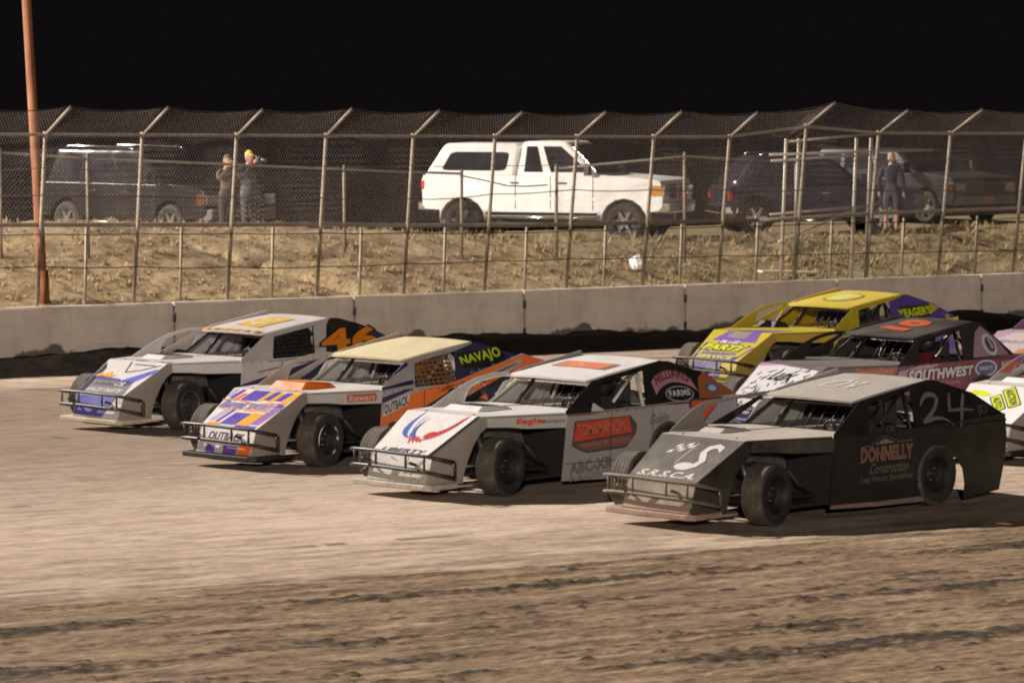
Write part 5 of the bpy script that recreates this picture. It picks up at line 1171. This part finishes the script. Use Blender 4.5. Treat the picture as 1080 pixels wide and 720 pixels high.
def person(x, y, rz, label, hgt, arms, mats, group=None, cap=None, hair=None, shorts=False, headyaw=0, z=None):
    k = hgt/1.75
    z = ground_z(x, y) if z is None else z
    root = empty('person', (x, y, z), rz, label, 'person', group)
    J = dict(pelvis=(0, 0, .97, (.17, .13)), waist=(0, 0, 1.10, (.165, .125)), chest=(.01, 0, 1.30, (.19, .135)), upper=(0, 0, 1.42, (.12, .09)), neck=(.01, 0, 1.50, .058), neck2=(.02, 0, 1.57, .055))
    E = [('pelvis', 'waist'), ('waist', 'chest'), ('chest', 'upper'), ('upper', 'neck'), ('neck', 'neck2')]
    for s, n in ((1, 'l'), (-1, 'r')):
        el, wr = arms[n]
        J.update({'sh'+n: (0, s*.185, 1.42, .068), 'el'+n: (*el, .050), 'wr'+n: (*wr, .034), 'hip'+n: (0, s*.10, .90, .098), 'kn'+n: (.03, s*.115, .50, .064), 'an'+n: (-.01, s*.12, .10, .046), 'he'+n: (-.05, s*.12, .045, .04), 'to'+n: (.17, s*.145, .04, .038)})
        E += [('upper', 'sh'+n), ('sh'+n, 'el'+n), ('el'+n, 'wr'+n), ('pelvis', 'hip'+n), ('hip'+n, 'kn'+n), ('kn'+n, 'an'+n), ('an'+n, 'to'+n)]
        J.pop('he'+n)
    vs, fs = skinned(J, E)
    P = {n: Vector(v[:3]) for n, v in J.items()}
    top, leg, shoe = mats
    def reg(a, b):
        if 'to' in (a[:2], b[:2]): return shoe
        if a[:2] in ('hi', 'kn'): return SKIN if (shorts and a[:2] == 'kn') else leg
        if b[:3] == 'hip' or (a, b) == ('pelvis', 'waist'): return leg
        if b == 'neck2': return SKIN
        return top
    mb = MB(); mb.v = vs
    for f in fs:
        c = sum((Vector(vs[i]) for i in f), Vector())/len(f)
        a, b = min(E, key=lambda e: segd(c, P[e[0]], P[e[1]])); mb.f.append(f); mb.m.append(mb.mi(reg(a, b)))
    M = head_mesh(mb, (.035, 0, 1.655), 1.0, headyaw)
    for s, n in ((1, 'l'), (-1, 'r')):
        el, wr = Vector(arms[n][0]), Vector(arms[n][1]); d = (wr-el).normalized(); sdv = Vector((0, -s, .3)) if arms.get('up') else Vector((1, 0, 0)); sdv = (sdv - d*sdv.dot(d)).normalized()
        hand_mesh(mb, wr, d, sdv, .7)
    mb.v = [tuple(Vector(v)*k) for v in mb.v]
    mb.build('body', root, True)
    def shell(name, mat, zmin, extra):
        sb = MB(); bm = bmesh.new(); bmesh.ops.create_uvsphere(bm, u_segments=24, v_segments=16, radius=1)
        vs = []; 
        for v in bm.verts: vs.append((M @ Vector((v.co.x*.106-.004, v.co.y*.086, v.co.z*.129+.004)))*k)
        fsx = [tuple(v.index for v in f.verts) for f in bm.faces if (f.calc_center_median().z > zmin(f.calc_center_median().x))]; bm.free(); sb.add(vs, fsx, mat)
        if extra == 'brim': sb.add([(M @ Vector(p))*k for p in ((.085, -.066, .042), (.085, .066, .042), (.185, .045, .028), (.185, -.045, .028), (.085, -.066, .050), (.085, .066, .050), (.185, .045, .034), (.185, -.045, .034))], [(0,3,2,1),(4,5,6,7),(0,1,5,4),(1,2,6,5),(2,3,7,6),(3,0,4,7)], mat)
        sb.build(name, root, True)
    if hair: shell('hair', hair, lambda x: .42 if x > .35 else (-.55 if x < -.1 else .1), None)
    if cap: shell('cap', cap, lambda x: .40, 'brim')
    return root
FACE = R(-62)       # the way the spectators look: out over the wall
cloth = lambda n, c: plain(n, c, .9, 0, 25, .2, .25)
DN = cloth('denim', (.06, .06, .072)); DK = cloth('dark_cloth', (.035, .032, .035)); SH = plain('shoe', (.12, .11, .10), .7)
up = lambda dz=0: dict(l=((.16, .24, 1.28+dz), (.27, .075, 1.53+dz)), r=((.16, -.24, 1.28+dz), (.27, -.075, 1.53+dz)), up=True)
def held_camera(x, y, rz, k, label, big):
    z = ground_z(x, y); o = empty('camera', (x+math.cos(rz)*.36*k, y+math.sin(rz)*.36*k, z+1.60*k), rz, label, 'camera')
    m = MB(); b = plain('camera_body', (.03, .03, .03), .5); m.box((-.035, -.07, -.045), (.035, .07, .045), b); m.box((-.03, -.03, .045), (.03, .03, .075), b); m.build('camera_body', o, bevel=.01)
    m = MB(); m.tube([(.035, 0, 0), (.10, 0, 0), (.10+big, 0, 0)], [.036, .038, .042], b, 16); m.tube([(.10+big, 0, 0), (.102+big, 0, 0)], [.034, .034], glass('lens_glass'), 16); m.build('lens', o, True)
person(-5.72, 71.4, FACE, 'person in a brown jacket raising a camera at the fence', 1.76, up(), (cloth('brown_jacket', (.075, .052, .036)), cloth('dark_trousers', (.035, .030, .026)), SH), 'spectators taking pictures at the fence', hair=plain('brown_hair', (.09, .055, .035), .8))
held_camera(-5.72, 71.4, FACE, 1.0, 'black camera held up by the person in the brown jacket', .05)
person(-5.30, 71.5, FACE+.25, 'person in a yellow cap and grey jeans raising a long camera', 1.84, up(.01), (cloth('dark_top', (.022, .021, .028)), DN, SH), 'spectators taking pictures at the fence', cap=plain('yellow_cap', (.60, .42, .10), .8))
held_camera(-5.30, 71.5, FACE+.25, 1.05, 'black long-lens camera held up by the person in the yellow cap', .12)
person(8.10, 76.0, R(75), 'person with pale hair in a navy jacket and shorts, back turned, beside the dark SUV', 1.70, dict(l=((-.02, .27, 1.14), (.04, .27, .90)), r=((-.02, -.27, 1.14), (.04, -.27, .90))), (cloth('navy_jacket', (.017, .017, .026)), cloth('grey_shorts', (.05, .05, .06)), SH), hair=plain('pale_hair', (.34, .25, .16), .8), shorts=True)

# ------------------------------------------------------------------ drivers, belted into their seats
def driver(car, label, suit, helmet, stripe=None):
    root = bpy.data.objects.new('person', None); C.objects.link(root); root.location = car.location; root.rotation_euler = car.rotation_euler
    root['label'] = label; root['category'] = 'person'; root['group'] = 'drivers strapped into the race cars'
    cx, cy = -2.26, .38
    J = dict(pelvis=(cx+.06, cy, .42, .14), waist=(cx+.02, cy, .58, (.13, .11)), chest=(cx-.02, cy, .80, (.16, .12)), upper=(cx-.03, cy, .92, (.11, .09)), neck=(cx-.01, cy, 1.0, .06))
    E = [('pelvis', 'waist'), ('waist', 'chest'), ('chest', 'upper'), ('upper', 'neck')]
    for s, n in ((1, 'l'), (-1, 'r')):
        J.update({'sh'+n: (cx-.01, cy+s*.185, .91, .07), 'el'+n: (cx+.20, cy+s*.22, .74, .052), 'wr'+n: (cx+.44, cy+s*.16, .86, .036), 'hip'+n: (cx+.14, cy+s*.10, .40, .095), 'kn'+n: (cx+.55, cy+s*.12, .56, .066), 'an'+n: (cx+.92, cy+s*.12, .30, .048), 'to'+n: (cx+1.04, cy+s*.12, .40, .04)})
        E += [('upper', 'sh'+n), ('sh'+n, 'el'+n), ('el'+n, 'wr'+n), ('pelvis', 'hip'+n), ('hip'+n, 'kn'+n), ('kn'+n, 'an'+n), ('an'+n, 'to'+n)]
    vs, fs = skinned(J, E); mb = MB(); mb.add(vs, fs, suit)
    head_mesh(mb, (cx+.03, cy, 1.125))
    for s in (1, -1): hand_mesh(mb, (cx+.44, cy+s*.16, .86), (.6, 0, .35), (0, -s, .4), 1.0)
    mb.build('body', root, True)
    hb = MB(); bm = bmesh.new(); bmesh.ops.create_uvsphere(bm, u_segments=28, v_segments=20, radius=1); O = Vector((cx+.02, cy, 1.135))
    hv = [O + Vector((v.co.x*.148, v.co.y*.128, v.co.z*.142 - (.02 if v.co.z < -.3 and v.co.x > 0 else 0))) for v in bm.verts]; A_ = []; B_ = []; D_ = []
    for f in bm.faces:
        c = f.calc_center_median(); t = tuple(v.index for v in f.verts)
        if c.x > .35 and -.22 < c.z < .36: D_.append(t)
        elif c.z > -.85: (B_ if stripe and abs(c.y) < .25 and c.z > .1 else A_).append(t)
    bm.free(); hb.add(hv, A_, helmet)
    if B_: hb.add(hv, B_, stripe)
    h = hb.build('helmet', root, True)
    vb = MB(); vb.add(hv, D_, glass('visor', (.03, .03, .03))); vb.build('visor', h, True)
suit_k = cloth('black_suit', (.022, .021, .022)); hk = plain('black_helmet', (.025, .025, .025), .25); hw_ = plain('white_helmet', (.62, .60, .58), .3)
driver(cars['46'], 'driver in a dark suit behind the window net of the white 46 car', suit_k, hk, hw_)
driver(cars['out'], 'driver behind the brown window net of the car with the pale yellow roof', cloth('blue_suit', (.05, .05, .14)), plain('orange_helmet', (.60, .16, .03), .3))
driver(cars['lib'], 'driver in a black helmet with white flashes in the white and silver eagle car', suit_k, hk, hw_)
driver(cars['24'], 'driver in a black suit inside the dusty black 24 car', suit_k, hk)
driver(cars['yel'], 'driver in a dark helmet inside the yellow and purple car', suit_k, hk, plain('purple_flash', (.12, .06, .3), .3))
driver(cars['sw'], 'driver in a red suit inside the black car with the maroon side', cloth('red_suit', (.12, .012, .016)), hk, hw_)
